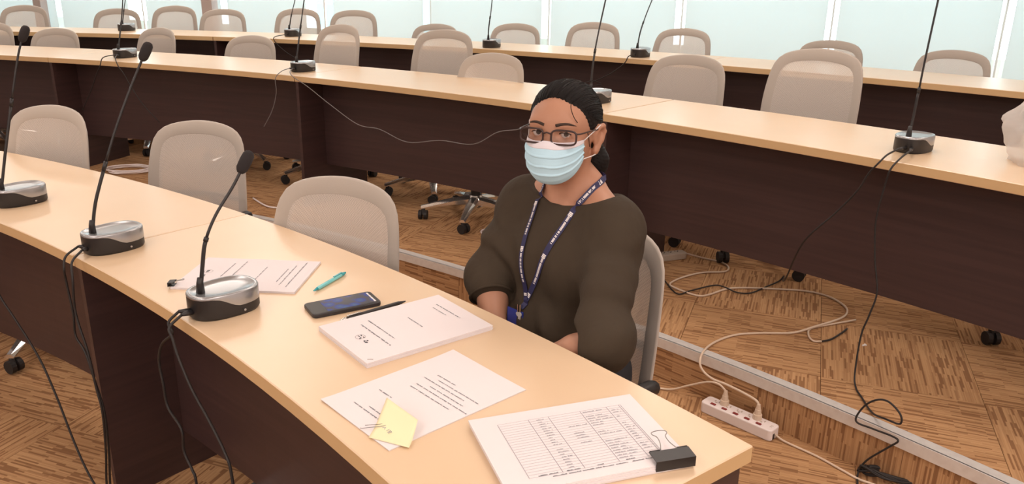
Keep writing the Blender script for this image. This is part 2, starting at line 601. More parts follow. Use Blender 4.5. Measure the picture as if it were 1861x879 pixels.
def tile_mesh(poly, turn):
    """poly in tile-local layout axes; mesh so that local X is the stripe direction"""
    ca, sa = math.cos(-turn), math.sin(-turn)
    pl = [(x * ca - y * sa, x * sa + y * ca) for x, y in poly]
    m = MB()
    m.prism(pl, 0, 0.006)
    me = m.mesh('carpet_tile')
    me.materials.append(M['carpet'])
    return me


def lay_tiles(parent, z, offu, offv, region, keep, clip, par0):
    u0, u1, v0, v1 = region
    g = 0.0008
    sq = [(-TILE / 2 + g, -TILE / 2 + g), (TILE / 2 - g, -TILE / 2 + g), (TILE / 2 - g, TILE / 2 - g), (-TILE / 2 + g, TILE / 2 - g)]
    cnt = 0
    for i in range(u0, u1):
        for j in range(v0, v1):
            cu, cv = offu + (i + .5) * TILE, offv + (j + .5) * TILE
            c = eU * cu + eV * cv
            if not keep(c): continue
            turn = ((i + j + par0) % 2) * math.pi / 2
            poly, whole = sq, True
            pieces = clip(c, sq)
            for pc in pieces:
                if len(pc) < 3: continue
                ar = abs(sum(pc[k][0] * pc[(k + 1) % len(pc)][1] - pc[(k + 1) % len(pc)][0] * pc[k][1] for k in range(len(pc)))) / 2
                if ar < 0.004: continue
                if ar > TILE * TILE * 0.985:
                    key = int(turn > 0)
                    if key not in _full: _full[key] = tile_mesh(sq, turn)
                    me = _full[key]
                else:
                    me = tile_mesh(pc, turn)
                o = link('carpet_tile', me, None, parent, (c[0], c[1], z - 0.006), (0, 0, TANG + turn))
                cnt += 1
    return cnt


def loc_half(c, nrm, d):           # world half plane -> tile layout axes
    return (float(nrm @ eU), float(nrm @ eV)), float(d - nrm @ c)


SECT = [RAD(a) for a in (20, 32, 44, 56, 68, 80, 92)]


def clip_low(c, sq):               # inside the riser arc (chords of the sector the tile is in)
    poly = sq
    for k in range(60):
        a = RAD(16 + k * 1.2)
        nr = np.array([math.cos(a), math.sin(a)])
        n, d = loc_half(c, nr, RISER - 0.002 + nr @ C0)
        poly = clip_half(poly, n, d)
        if len(poly) < 3: return []
    return [poly]


def clip_high(c, sq):              # outside the riser arc: cut by the tangent nearest this tile, sector by sector
    r = np.linalg.norm(c - C0)
    if r > RISER + 0.5: return [sq]
    a = math.atan2(*(c - C0)[::-1])
    nr = np.array([math.cos(a), math.sin(a)])
    n, d = loc_half(c, -nr, -(RISER + 0.034 + nr @ C0))
    return [clip_half(sq, n, d)]


lay_tiles(floor, 0.0, 0.283, 2.70, (-8, 8, -6, 5), lambda c: (np.linalg.norm(c - C0) < RISER + .36) and c[1] > 0.7 - 0.35 * 0 and -3.6 < c[0] < 3.4 and c[0] + 0.9 * c[1] < 5.2, clip_low, 0)
lay_tiles(plat, Z1, 0.158, 2.70, (-10, 10, -6, 9), lambda c: (RISER - .34 < np.linalg.norm(c - C0) < 10.45) and RAD(20) < math.atan2(*(c - C0)[::-1]) < RAD(80), clip_high, 1)
# riser face: half-metre carpet pieces, stripes turned piece by piece
rz_n = 0
a = RAD(33) - 4 * TILE / RISER
while a < RAD(78):
    da = TILE / RISER
    m = MB()
    pts = []
    turn = (rz_n % 3 != 1)
    ac = a + da / 2
    pc = pol(C0, RISER, ac)
    hw, hh = TILE / 2 - 0.0008, (Z1 - 0.03) / 2
    # local: X along stripes, Y across, Z outwards
    if turn: poly = [(-hh, -hw), (hh, -hw), (hh, hw), (-hh, hw)]
    else: poly = [(-hw, -hh), (hw, -hh), (hw, hh), (-hw, hh)]
    m.prism(poly, -0.004, 0.003)
    me = m.mesh('carpet_tile')
    me.materials.append(M['carpet'])
    o = link('carpet_tile', me, None, plat)
    out = Vector((-math.cos(ac), -math.sin(ac), 0))
    tan = Vector((-math.sin(ac), math.cos(ac), 0))
    up = Vector((0, 0, 1))
    X, Y = (up, out.cross(up)) if turn else (tan, out.cross(tan))
    o.matrix_local = Matrix(((X.x, Y.x, out.x, pc[0]), (X.y, Y.y, out.y, pc[1]), (X.z, Y.z, out.z, (Z1 - 0.03) / 2), (0, 0, 0, 1)))
    a += da
    rz_n += 1


# ------------------------------------------------------------------ desks
def desk(c, r0, r1, a0, a1, zf, zt, rm, zm, label, group, right_end=False, left_end=True):
    """r0 near edge, r1 far edge; angles grow to the left; rm = radius of the modesty panel, zm its lower edge"""
    am = (a0 + a1) / 2
    base = (*pol(c, (r0 + r1) / 2, am), zf)
    t = thing('conference_desk', label, 'desk', base, 0, group)
    e = 0.0030 / r0
    m = MB()
    arc_mb(m, c, r0, r1, a0 + e, a1 - e, zt - 0.032, zt, 14, base)
    top = m.build('desktop', 'wood', t, bevel=0.002, seg=1)
    top.data.materials.append(M['wood_edge'])
    for p in top.data.polygons:
        if abs(p.normal.z) < 0.5: p.material_index = 1
    m = MB()
    arc_mb(m, c, rm, rm + 0.018, a0 + e + 0.001, a1 - e - 0.022 / rm, zm, zt - 0.032, 14, base)
    m.build('modesty_panel', 'wenge', t)
    ends = []
    if left_end: ends.append((a1 - e - 0.020 / r0, a1 - e))
    if right_end: ends.append((a0 + e + 0.006 / r0, a0 + e + 0.026 / r0))
    for b0, b1 in ends:
        m = MB()
        p = [pol(c, r0 + 0.006, b0), pol(c, r1 - 0.02, b0), pol(c, r1 - 0.02, b1), pol(c, r0 + 0.006, b1)]
        m.prism([(q[0] - base[0], q[1] - base[1]) for q in p], 0, zt - 0.032 - zf)
        m.build('support_panel', 'wenge', t)
    return t


R1 = (7.055, 7.572)
R2 = (9.10, 9.68)
R3 = (9.16, 9.70)
ZT1, ZT2, ZT3 = 0.75, 0.915, 0.98
desk(C0, *R1, RAD(37.63), RAD(50.87), 0, ZT1, 7.275, 0.135, 'front-row beech desk with papers, phone and pens, dark wenge panel', 'front-row desks', right_end=True)
desk(C0, *R1, RAD(50.87), RAD(64.1), 0, ZT1, 7.275, 0.135, 'front-row beech desk at the left with two microphones on it', 'front-row desks')
for a0, a1, lab in ((36.8, 49.0, 'middle-row beech desk at the right, carrying the plastic bag'),
                    (49.0, 61.2, 'middle-row beech desk behind the woman, pale cable hanging on its dark panel'),
                    (61.2, 73.3, 'middle-row beech desk at the left behind the two left front chairs'),
                    (73.3, 85.5, 'middle-row beech desk cut off by the left edge of the photo')):
    desk(C0, *R2, RAD(a0), RAD(a1), Z1, ZT2, 9.295, 0.385, lab, 'middle-row desks', right_end=(a0 < 40))
for a0, a1, lab in ((44.3, 55.8, 'back-row beech desk at the right end under the blinds'),
                    (55.8, 67.3, 'back-row beech desk, second from the right'),
                    (67.3, 78.8, 'back-row beech desk, third from the right'),
                    (78.8, 90.3, 'back-row beech desk, fourth from the right'),
                    (90.3, 101.8, 'back-row beech desk at the left edge of the photo')):
    desk(C3, *R3, RAD(a0), RAD(a1), Z2, ZT3, 9.36, 0.44, lab, 'back-row desks', right_end=(a0 < 45))


# ------------------------------------------------------------------ office chair (faces local -Y, origin on the floor)
def back_shape(u, v):
    """u -1..1 across, v 0..1 up: point of the backrest sheet"""
    hw = 0.222 + 0.008 * math.sin(math.pi * v) - 0.020 * v * v - 0.012 * (1 - v) ** 3
    x = u * hw
    zt = 0.90 - 0.036 * u * u
    z = 0.44 + (zt - 0.44) * v
    y = 0.15 + 0.055 * v + 0.03 * math.sin(v * math.pi) * -0.6 - 0.045 * (u * u)
    return x, y, z


def rounded(u, v):                # map the unit square to a rounded-corner outline
    r = 0.20
    U, V = u, 2 * v - 1
    k = 5.0
    s = (abs(U) ** k + abs(V) ** k) ** (1 / k)
    mx = max(abs(U), abs(V), 1e-9)
    f = mx / s if s > 0 else 1
    return U * (f ** 0.9), (V * (f ** 0.9) + 1) / 2


def make_chair():
    root = thing('office_chair', 'office chair', 'chair')
    NU, NV = 16, 18
    grid = [[back_shape(*rounded(-1 + 2 * i / NU, j / NV)) for i in range(NU + 1)] for j in range(NV + 1)]
    # frame band: ring of the sheet, thick; mesh: the inside
    bu, bt, bb = 0.80, 0.885, 0.09
    def ringpt(k, inner, n=72):
        th = 2 * math.pi * k / n
        cu, sv = math.cos(th), math.sin(th)
        s = (abs(cu) ** 8 + abs(sv) ** 8) ** (-1 / 8)
        U, V = cu * s, sv * s
        if inner:
            U *= bu
            V = (V + 1) / 2 * (bt - bb) + bb
        else:
            V = (V + 1) / 2
        return back_shape(U, V)
    n = 72
    vs, fs = [], []
    for k in range(n):
        o, i_ = ringpt(k, 0), ringpt(k, 1)
        mo = tuple((a * 0.5 + b * 0.5) for a, b in zip(o, i_))
        def q_(w, dy): return tuple(np.array(o) * (1 - w) + np.array(i_) * w + np.array((0, dy, 0)))
        vs += [q_(0.0, 0.0), q_(0.04, -0.005), q_(0.12, -0.0072), q_(0.92, -0.0076), q_(1.0, -0.0060), q_(1.0, 0.006), q_(0.5, 0.015)]
    for k in range(n):
        q = (k + 1) % n
        for j in range(7):
            fs.append((k * 7 + j, q * 7 + j, q * 7 + (j + 1) % 7, k * 7 + (j + 1) % 7))
    link('back_frame', mesh_pd('back_frame', vs, fs, True), 'frame', root)
    vs, fs = [], []
    NU, NV = 14, 14
    for j in range(NV + 1):
        for i in range(NU + 1):
            U = (-1 + 2 * i / NU) * (bu + 0.03)
            V = bb - 0.02 + (bt - bb + 0.04) * j / NV
            x, y, z = back_shape(U, V)
            vs.append((x, y - 0.0068, z))
    for j in range(NV):
        for i in range(NU):
            a = j * (NU + 1) + i
            fs.append((a, a + 1, a + NU + 2, a + NU + 1))
    link('back_mesh', mesh_pd('back_mesh', vs, fs, True, False), 'mesh', root)
    m = MB()                       # lumbar bar and spine behind the mesh
    m.tube(catmull([(-0.17, 0.170, 0.60), (0, 0.205, 0.60), (0.17, 0.170, 0.60)], 5), 0.011, 8)
    m.tube(catmull([(0, 0.21, 0.60), (0, 0.235, 0.50), (0, 0.17, 0.40), (0, 0.05, 0.385)], 5), [0.018] * 16, 8)
    m.build('back_support', 'black', root, smooth=True)
    # seat cushion
    vs, fs = [], []
    rings = [(0.90, 0.405), (1.0, 0.42), (1.0, 0.445), (0.93, 0.462), (0.6, 0.466)]
    n = 32
    for s, z in rings:
        for k in range(n):
            th = 2 * math.pi * k / n
            cu, sv = math.cos(th), math.sin(th)
            q = (abs(cu) ** 4 + abs(sv) ** 4) ** (-1 / 4)
            vs.append((0.225 * cu * q * s, 0.005 + 0.180 * sv * q * s, z - (0.012 if sv * q < -0.8 else 0)))
    for r in range(len(rings) - 1):
        for k in range(n):
            fs.append((r * n + k, r * n + (k + 1) % n, (r + 1) * n + (k + 1) % n, (r + 1) * n + k))
    fs += [tuple(range(n - 1, -1, -1)), tuple(range((len(rings) - 1) * n, len(rings) * n))]
    link('seat', mesh_pd('seat', vs, fs, True), 'seat', root)
    for sx in (-1, 1):             # armrests: post and pad
        m = MB()
        m.tube(catmull([(sx * 0.20, 0.02, 0.395), (sx * 0.275, 0.03, 0.40), (sx * 0.278, 0.03, 0.48), (sx * 0.262, 0.02, 0.570)], 5), 0.014, 8)
        arm = m.build('armrest', 'black', root, smooth=True)
        m = MB()
        m.tube(catmull([(sx * 0.254, 0.070, 0.570), (sx * 0.256, 0.04, 0.580), (sx * 0.254, -0.04, 0.580), (sx * 0.250, -0.080, 0.570)], 5), [0.010] + [0.018] * 14 + [0.012], 10)
        m.build('arm_pad', 'black', arm, smooth=True)
    m = MB()
    m.box((0, 0.02, 0.385), (0.20, 0.24, 0.045))
    m.build('seat_mechanism', 'black', root, bevel=0.008)
    m = MB()
    m.tube([(0, 0, 0.07), (0, 0, 0.22), (0, 0, 0.221), (0, 0, 0.40)], [0.028, 0.028, 0.016, 0.016], 12)
    m.build('gas_column', 'black', root, smooth=False)
    base = MB()
    base.tube([(0, 0, 0.075), (0, 0, 0.135)], [0.05, 0.036], 16)
    base = base.build('star_base', 'chrome', root)
    for k in range(5):
        th = 2 * math.pi * k / 5 + 0.3
        d = Vector((math.cos(th), math.sin(th), 0))
        s = Vector((-math.sin(th), math.cos(th), 0))
        vs, fs = [], []
        for rr, w, zt, zb in ((0.03, 0.030, 0.128, 0.085), (0.12, 0.027, 0.118, 0.085), (0.22, 0.021, 0.096, 0.074), (0.305, 0.016, 0.076, 0.060)):
            for a, z in ((-1, zb), (1, zb), (1.0, zt - 0.012), (0.5, zt), (-0.5, zt), (-1.0, zt - 0.012)):
                p = d * rr + s * (a * w)
                vs.append((p.x, p.y, z))
        for i in range(3):
            for j in range(6):
                fs.append((i * 6 + j, i * 6 + (j + 1) % 6, i * 6 + 6 + (j + 1) % 6, i * 6 + 6 + j))
        fs += [tuple(range(5, -1, -1)), tuple(range(18, 24))]
        link('base_leg', mesh_pd('base_leg', vs, fs), 'chrome', base)
        m = MB()
        sw = th * 2.3 + 0.7
        ax = Vector((-math.sin(sw), math.cos(sw), 0))
        fw = Vector((math.cos(sw), math.sin(sw), 0))
        pc = d * 0.292 + fw * 0.008
        for q in (-1, 1):
            c1 = pc + ax * (q * 0.006); c2 = pc + ax * (q * 0.024)
            m.tube([(c1.x, c1.y, 0.026), (c2.x, c2.y, 0.026)], 0.026, 14)
        m.tube([(pc.x, pc.y, 0.026), (d.x * 0.292, d.y * 0.292, 0.066)], [0.014, 0.010], 8)
        m.build('caster', 'rubber', base)
    return root


def copy_thing(root):
    r = root.copy()
    COL.objects.link(r)
    for ch in root.children:
        c = ch.copy(); COL.objects.link(c); c.parent = r
        for g in ch.children:
            d = g.copy(); COL.objects.link(d); d.parent = c
    return r


chair0 = make_chair()
_used = [False]
LIFTED = ('back_frame', 'back_mesh', 'back_support', 'seat', 'armrest', 'seat_mechanism')


def place_chair(P, c, zf, label, group, turn=0.0, spin=0.0, leg=None, scale=1.0):
    """P = middle of the backrest's top edge; the chair faces the centre c, turned by `turn` degrees"""
    lift = (P[2] - zf) / scale - 0.90
    f = np.array([c[0] - P[0], c[1] - P[1]])
    ang = math.atan2(f[1], f[0]) + RAD(turn)
    base = (P[0] + 0.20 * scale * math.cos(ang), P[1] + 0.20 * scale * math.sin(ang), zf)
    o = copy_thing(chair0) if _used[0] else chair0
    _used[0] = True
    o.location = base
    o.rotation_euler = (0, 0, ang + math.pi / 2)
    o.scale = (scale, scale, scale)
    if leg is not None: spin = leg - math.degrees(ang) - 90 - math.degrees(0.3)   # one leg points this way in the room
    tag(o, label, 'chair', group)
    for ch in list(o.children):
        nm = ch.name.split('.')[0]
        if group == G3 and nm == 'armrest':          # the back-row chairs show no arms
            for g in list(ch.children): bpy.data.objects.remove(g)
            bpy.data.objects.remove(ch)
            continue
        if nm in LIFTED: ch.location.z = lift
        if nm == 'gas_column': ch.location.z = lift * 0.5
        if nm == 'star_base': ch.rotation_euler.z = RAD(spin)
    return o


G1, G2, G3 = 'mesh chairs at the front desks', 'mesh chairs in the middle row', 'mesh chairs in the back row'
place_chair((-0.485, 2.262, 0.90), C0, 0.006, 'pale mesh chair beside the seated woman, at the desk seam', G1, 18, 20)
place_chair((-1.22, 3.137, 0.90), C0, 0.006, 'second empty pale mesh front chair, middle of the three', G1, 18, 5)
place_chair((-1.834, 3.205, 0.94), C0, 0.006, 'leftmost empty pale mesh chair at the front desks', G1, 9, 0, -86)
woman_chair = place_chair((0.250, 1.940, 0.885), C0, 0.006, 'pale mesh chair the woman in the brown top sits on', G1, 2, 0)
row2 = [((-3.976, 6.296, 1.058), 'at the left photo edge, beside a black microphone head', 0, -40, 1),
        ((-3.42, 6.188, 1.029), 'second from the left', 0, -60, 1), ((-2.647, 6.187, 1.045), 'third from the left, turned sideways', -14, -145, 1.02),
        ((-1.83, 5.785, 1.030), 'fourth from the left, low and broad', 2, -47, 1), ((-1.109, 5.356, 1.14), 'fifth from the left, tall and turned', -12, 5, 1),
        ((-0.412, 5.060, 1.137), 'sixth from the left, tall, overlapped by a lower chair', 3, 134, 1), ((-0.101, 4.487, 1.055), 'low one just left of the woman\'s head', 3, -101, 1),
        ((0.944, 4.35, 1.075), 'just right of the woman\'s head, left of the armrest', 0, -88, 1.06), ((1.456, 3.883, 1.153), 'the tallest, with both black armrests showing', 0, -92, 1.06),
        ((2.22, 3.05, 1.06), 'behind the plastic bag, only a caster showing', 0, -150, 1)]
for P, lab, tn, lg, sc_ in row2:
    place_chair(P, C0, Z1, 'pale mesh middle-row chair, ' + lab, G2, tn, 0, lg, sc_)
row3 = [((-4.396, 7.475, 1.134), 'leftmost, beside the left-hand post'), ((-3.56, 7.467, 1.119), 'second from the left, before the narrower bright gap'),
        ((-3.019, 7.425, 1.153), 'third from the left'), ((-2.573, 7.368, 1.134), 'fourth from the left, below the right-hand post'),
        ((-1.871, 7.238, 1.155), 'fifth from the left, before the wide bright gap'), ((-1.368, 7.113, 1.154), 'sixth from the left'),
        ((-0.646, 6.884, 1.065), 'sixth from the right, mostly hidden by a middle-row chair'), ((0.018, 6.621, 1.094), 'fifth from the right'),
        ((0.614, 6.336, 1.128), 'fourth from the right'), ((1.232, 5.988, 1.114), 'third from the right, a bright slit showing through it'),
        ((2.085, 5.406, 1.087), 'second from the right, mostly hidden by the tallest middle-row chair'), ((2.656, 4.94, 1.074), 'rightmost, its mesh lit from behind')]
for k, (P, lab) in enumerate(row3):
    place_chair(P, C3, Z2, 'pale mesh back-row chair, ' + lab, G3, (0, 3, -2, 2, 0, 4, 0, 2, 3, 0, 0, -3)[k], k * 17)

# ------------------------------------------------------------------ microphones
def mic_base(root):
    """x axis of the unit points to the sitter (stem at -x end)"""
    n = 44
    def out(k, s=1.0):
        th = 2 * math.pi * k / n
        c, s_ = math.cos(th), math.sin(th)
        q = (abs(c) ** 2.6 + abs(s_) ** 2.6) ** (-1 / 2.6)
        return 0.076 * c * q * s, 0.054 * s_ * q * s * (1.0 + 0.06 * c)
    def zb(k):
        th = 2 * math.pi * k / n
        t = min(1, max(0, (math.cos(th) + 0.55) / 0.75))
        t = t * t * (3 - 2 * t)
        return 0.049 + (0.024 - 0.049) * t
    def ztop(x): return 0.046 - 0.05 * max(0, x) * 0.1
    vs, fs = [], []
    for k in range(n):
        x, y = out(k, 0.95); vs.append((x, y, 0.0))
        x, y = out(k, 1.0); vs.append((x, y, 0.006))
        x, y = out(k, 1.0); vs.append((x, y, zb(k)))
    for k in range(n):
        q = (k + 1) % n
        for j in range(2): fs.append((k * 3 + j, q * 3 + j, q * 3 + j + 1, k * 3 + j + 1))
    fs.append(tuple(k * 3 for k in range(n - 1, -1, -1)))
    b = link('mic_base', mesh_pd('mic_base', vs, fs, True), 'black', root)
    vs, fs = [], []
    rows = ((1.004, None), (1.004, 'h'), (0.975, 't'), (0.90, 't'), (0.86, 'd'), (0.5, 'e'), (0.05, 'e'))
    for s, kind in rows:
        for k in range(n):
            x, y = out(k, s)
            z = {None: zb(k) - 0.0005, 'h': 0.0520, 't': 0.0555, 'd': 0.0535, 'e': 0.0525}[kind]
            vs.append((x, y, z))
    for r in range(len(rows) - 1):
        for k in range(n):
            fs.append((r * n + k, r * n + (k + 1) % n, (r + 1) * n + (k + 1) % n, (r + 1) * n + k))
    fs.append(tuple(range((len(rows) - 1) * n, len(rows) * n)))
    link('top_plate', mesh_pd('top_plate', vs, fs, True), 'silver', root)
    m = MB()
    m.tube([(0.02, -0.0565, 0.012), (0.02, -0.0585, 0.012)], 0.0028, 10)
    m.build('jack', 'silver', b)
    return b


def make_mic(base, stem, label, group, cables, cmat='rubber'):
    head = True
    rad = np.array(base[:2]) - (C3 if base[2] > 0.95 else C0)
    ang = math.atan2(rad[1], rad[0])
    t = thing('conference_microphone', label, 'microphone', base, ang, group)
    if not _mic:
        mic_base(t)
        _mic.append(t)
    else:
        for ch in _mic[0].children:
            nm = ch.name.split('.')[0]
            if nm in ('mic_base', 'top_plate'):
                c = ch.copy(); COL.objects.link(c); c.parent = t
                for g in ch.children:
                    d = g.copy(); COL.objects.link(d); d.parent = c
    inv = Matrix.Translation(Vector(base)) @ Matrix.Rotation(ang, 4, 'Z')
    inv.invert()
    tr = lambda P: [tuple(inv @ Vector(p)) for p in P]
    S = tr(stem)
    foot = S[0]
    off = (-0.049 - foot[0], 0.0 - foot[1], 0.054 - foot[2])   # seat the stem on the plate
    k_ = len(S)
    S = [(p[0] + off[0] * (1 - 0.0 * i), p[1] + off[1], p[2] + off[2]) for i, p in enumerate(S)]
    path = catmull(S, 6)
    path = [tuple(p) for p in path]
    L = len(path)
    m = MB()
    m.tube([foot_ for foot_ in (path[0], tuple(np.array(path[0]) + [0.001, 0, 0.022]), tuple(np.array(path[0]) + [0.002, 0, 0.034]))], [0.0095, 0.0075, 0.0055], 12)
    m.build('stem_collar', 'black', t, smooth=True)
    cut = max(2, int(L * 0.42))
    m = MB()
    m.tube(path[:cut], 0.0046, 8)
    m.tube([path[cut - 1], path[cut]], 0.0056, 8)
    m.tube(path[cut:], 0.0034, 8)
    st = m.build('gooseneck', 'black', t, smooth=True)
    if head:
        a, b = Vector(path[-2]), Vector(path[-1])
        d = (b - a).normalized()
        p0 = b - d * 0.012
        m = MB()
        prof = ((0, .006), (.004, .0095), (.010, .0125), (.030, .0135), (.044, .0125), (.051, .0085), (.053, .003))
        m.tube([tuple(p0 + d * h) for h, _ in prof], [r for _, r in prof], 14)
        m.build('windscreen', 'foam', t, smooth=True)
    for cab in cables:
        P = tr(cab)
        m = MB()
        m.tube(catmull(P, 6), 0.0023 if cmat == 'greycable' else 0.0031, 7)
        q, w = Vector(P[0]), Vector(P[1])
        cb = m.build('cable', cmat, t, smooth=True)
        s0 = Vector((-0.070, q.y * 0.5, 0.018))
        m = MB(); m.tube([tuple(s0), tuple(s0.lerp(q, 0.55)), tuple(q)], [0.0062, 0.0058, 0.0038], 10)
        m.build('cable_plug', 'black', cb, smooth=True)
    return t


_mic = []
GM1, GM2, GM3 = 'microphones on the front desks', 'microphones on the middle row', 'microphones on the back row'
dn = lambda P, zs: list(P) + zs
c1 = [(-0.705, 1.565, 0.775), (-0.722, 1.548, 0.757)] + [(-0.713, 1.54, 0.735), (-0.758, 1.583, 0.69), (-0.78, 1.604, 0.639), (-0.775, 1.599, 0.58), (-0.77, 1.595, 0.527), (-0.726, 1.552, 0.497), (-0.727, 1.553, 0.44), (-0.703, 1.53, 0.406), (-0.694, 1.521, 0.378), (-0.69, 1.515, 0.2), (-0.70, 1.50, 0.02), (-0.74, 1.47, 0.006)]
c2 = [(-0.695, 1.555, 0.772), (-0.712, 1.528, 0.755), (-0.703, 1.516, 0.735), (-0.689, 1.502, 0.698), (-0.653, 1.467, 0.642), (-0.606, 1.42, 0.6), (-0.562, 1.374, 0.554), (-0.548, 1.36, 0.507), (-0.54, 1.35, 0.3), (-0.53, 1.34, 0.05), (-0.50, 1.33, 0.006)]
b1 = [(-1.13, 1.975, 0.775), (-1.15, 1.945, 0.757), (-1.148, 1.925, 0.73), (-1.152, 1.931, 0.695), (-1.145, 1.926, 0.605), (-1.151, 1.93, 0.54), (-1.116, 1.901, 0.506), (-1.088, 1.878, 0.423), (-1.069, 1.862, 0.35), (-1.08, 1.872, 0.226), (-1.102, 1.89, 0.11), (-1.10, 1.87, 0.006)]
b2 = [(-1.11, 1.955, 0.772), (-1.11, 1.90, 0.758), (-1.096, 1.866, 0.725), (-1.101, 1.863, 0.633), (-1.072, 1.838, 0.538), (-1.06, 1.828, 0.442), (-1.05, 1.82, 0.375), (-1.065, 1.832, 0.252), (-1.09, 1.853, 0.135), (-1.09, 1.84, 0.006)]
a1 = [(-1.635, 2.40, 0.775), (-1.66, 2.33, 0.757), (-1.655, 2.30, 0.72), (-1.59, 2.262, 0.612), (-1.531, 2.221, 0.525), (-1.47, 2.177, 0.472), (-1.373, 2.105, 0.383), (-1.314, 2.06, 0.281), (-1.264, 2.021, 0.165), (-1.217, 1.984, 0.085), (-1.15, 1.929, 0.03), (-1.116, 1.901, 0.006)]
make_mic((-0.635, 1.637, 0.75), [(-0.68, 1.661, 0.795), (-0.672, 1.669, 0.857), (-0.664, 1.678, 0.906), (-0.645, 1.698, 0.957), (-0.614, 1.73, 1.012), (-0.596, 1.750, 1.050)],
         'front gooseneck microphone beside the clipped papers, low bent stem', GM1, [c1, c2])
make_mic((-1.07, 2.038, 0.75), [(-1.128, 2.08, 0.795), (-1.119, 2.09, 0.857), (-1.106, 2.107, 0.915), (-1.071, 2.15, 1.042), (-1.039, 2.191, 1.141), (-1.014, 2.222, 1.211), (-1.005, 2.233, 1.235)],
         'front gooseneck microphone standing beside the desk seam', GM1, [b1, b2])
make_mic((-1.567, 2.458, 0.75), [(-1.648, 2.51, 0.795), (-1.631, 2.536, 0.907), (-1.609, 2.57, 1.044), (-1.586, 2.605, 1.179), (-1.575, 2.62, 1.229), (-1.571, 2.627, 1.245)],
         'front gooseneck microphone cut by the left photo edge', GM1, [a1])
r2d_a = [(1.262, 2.60, 0.94), (1.20, 2.535, 0.935), (1.165, 2.505, 0.918), (1.145, 2.53, 0.87), (1.129, 2.552, 0.81), (1.089, 2.596, 0.723), (1.02, 2.67, 0.59), (1.06, 2.90, 0.37), (1.20, 3.32, 0.20), (1.25, 3.451, 0.17), (1.205, 3.383, 0.17), (1.118, 3.304, 0.17), (1.037, 3.235, 0.17), (0.977, 3.236, 0.172), (0.936, 3.286, 0.176), (0.897, 3.32, 0.17), (0.782, 3.248, 0.172), (0.714, 3.215, 0.17), (0.685, 3.392, 0.17), (0.66, 3.564, 0.17)]
r2d_b = [(1.29, 2.575, 0.94), (1.225, 2.50, 0.93), (1.190, 2.478, 0.90), (1.186, 2.488, 0.85), (1.179, 2.496, 0.726), (1.19, 2.483, 0.599), (1.202, 2.455, 0.494), (1.189, 2.454, 0.411), (1.174, 2.456, 0.334), (1.165, 2.436, 0.205), (1.155, 2.390, 0.174), (1.150, 2.330, 0.172), (1.142, 2.230, 0.174), (1.132, 2.121, 0.216), (1.158, 2.090, 0.22), (1.155, 2.093, 0.25), (1.13, 2.123, 0.274), (1.107, 2.151, 0.264), (1.085, 2.176, 0.226), (1.070, 2.180, 0.174), (1.106, 2.148, 0.168), (1.145, 2.10, 0.172), (1.158, 2.083, 0.165), (1.141, 2.10, 0.132), (1.103, 2.140, 0.058), (1.090, 2.15, 0.006), (1.067, 2.096, 0.005)]
make_mic((1.362, 2.707, ZT2), [(1.35, 2.752, 0.965), (1.358, 2.759, 1.015), (1.363, 2.763, 1.109), (1.369, 2.768, 1.227), (1.384, 2.782, 1.405), (1.388, 2.786, 1.46)],
         'middle-row gooseneck microphone near the plastic bag, two black cables hanging', GM2, [r2d_a, r2d_b])
make_mic((0.375, 3.688, ZT2), [(0.309, 3.688, 0.965), (0.314, 3.695, 1.075), (0.33, 3.715, 1.195), (0.363, 3.755, 1.36), (0.377, 3.772, 1.44)],
         'middle-row gooseneck microphone rising behind the woman\'s head', GM2, [])
r2b = [(-1.255, 4.60, 0.94), (-1.235, 4.47, 0.935), (-1.20, 4.41, 0.915), (-1.115, 4.372, 0.869), (-0.984, 4.296, 0.788), (-0.822, 4.198, 0.702), (-0.694, 4.117, 0.693), (-0.539, 4.015, 0.649), (-0.36, 3.891, 0.685), (-0.192, 3.769, 0.694), (-0.073, 3.679, 0.771), (0.028, 3.6, 0.802), (0.135, 3.514, 0.866), (0.25, 3.50, 0.925), (0.31, 3.61, 0.935)]
r2b2 = [(-1.275, 4.61, 0.94), (-1.29, 4.50, 0.935), (-1.315, 4.462, 0.90), (-1.322, 4.48, 0.82), (-1.359, 4.506, 0.719), (-1.424, 4.54, 0.618)]
make_mic((-1.222, 4.702, ZT2), [(-1.288, 4.848, 0.965), (-1.274, 4.875, 1.084), (-1.257, 4.907, 1.208), (-1.244, 4.932, 1.301), (-1.24, 4.94, 1.345)],
         'middle-row gooseneck microphone whose thin cable droops along the dark panel', GM2, [r2b, r2b2], 'greycable')
r2a = [(-2.54, 5.19, 0.94), (-2.55, 5.06, 0.935), (-2.56, 5.03, 0.89), (-2.60, 5.045, 0.83), (-2.662, 5.071, 0.728), (-2.749, 5.1, 0.601)]
r2a2 = [(-2.52, 5.18, 0.94), (-2.46, 5.03, 0.935), (-2.42, 4.975, 0.89), (-2.391, 4.968, 0.85), (-2.346, 4.955, 0.765), (-2.279, 4.929, 0.67), (-2.172, 4.886, 0.57)]
make_mic((-2.523, 5.295, ZT2), [(-2.584, 5.35, 0.965), (-2.574, 5.38, 1.061), (-2.564, 5.411, 1.163), (-2.555, 5.437, 1.265), (-2.551, 5.45, 1.325)],
         'middle-row gooseneck microphone at the left, behind the tilted front microphone head', GM2, [r2a, r2a2])
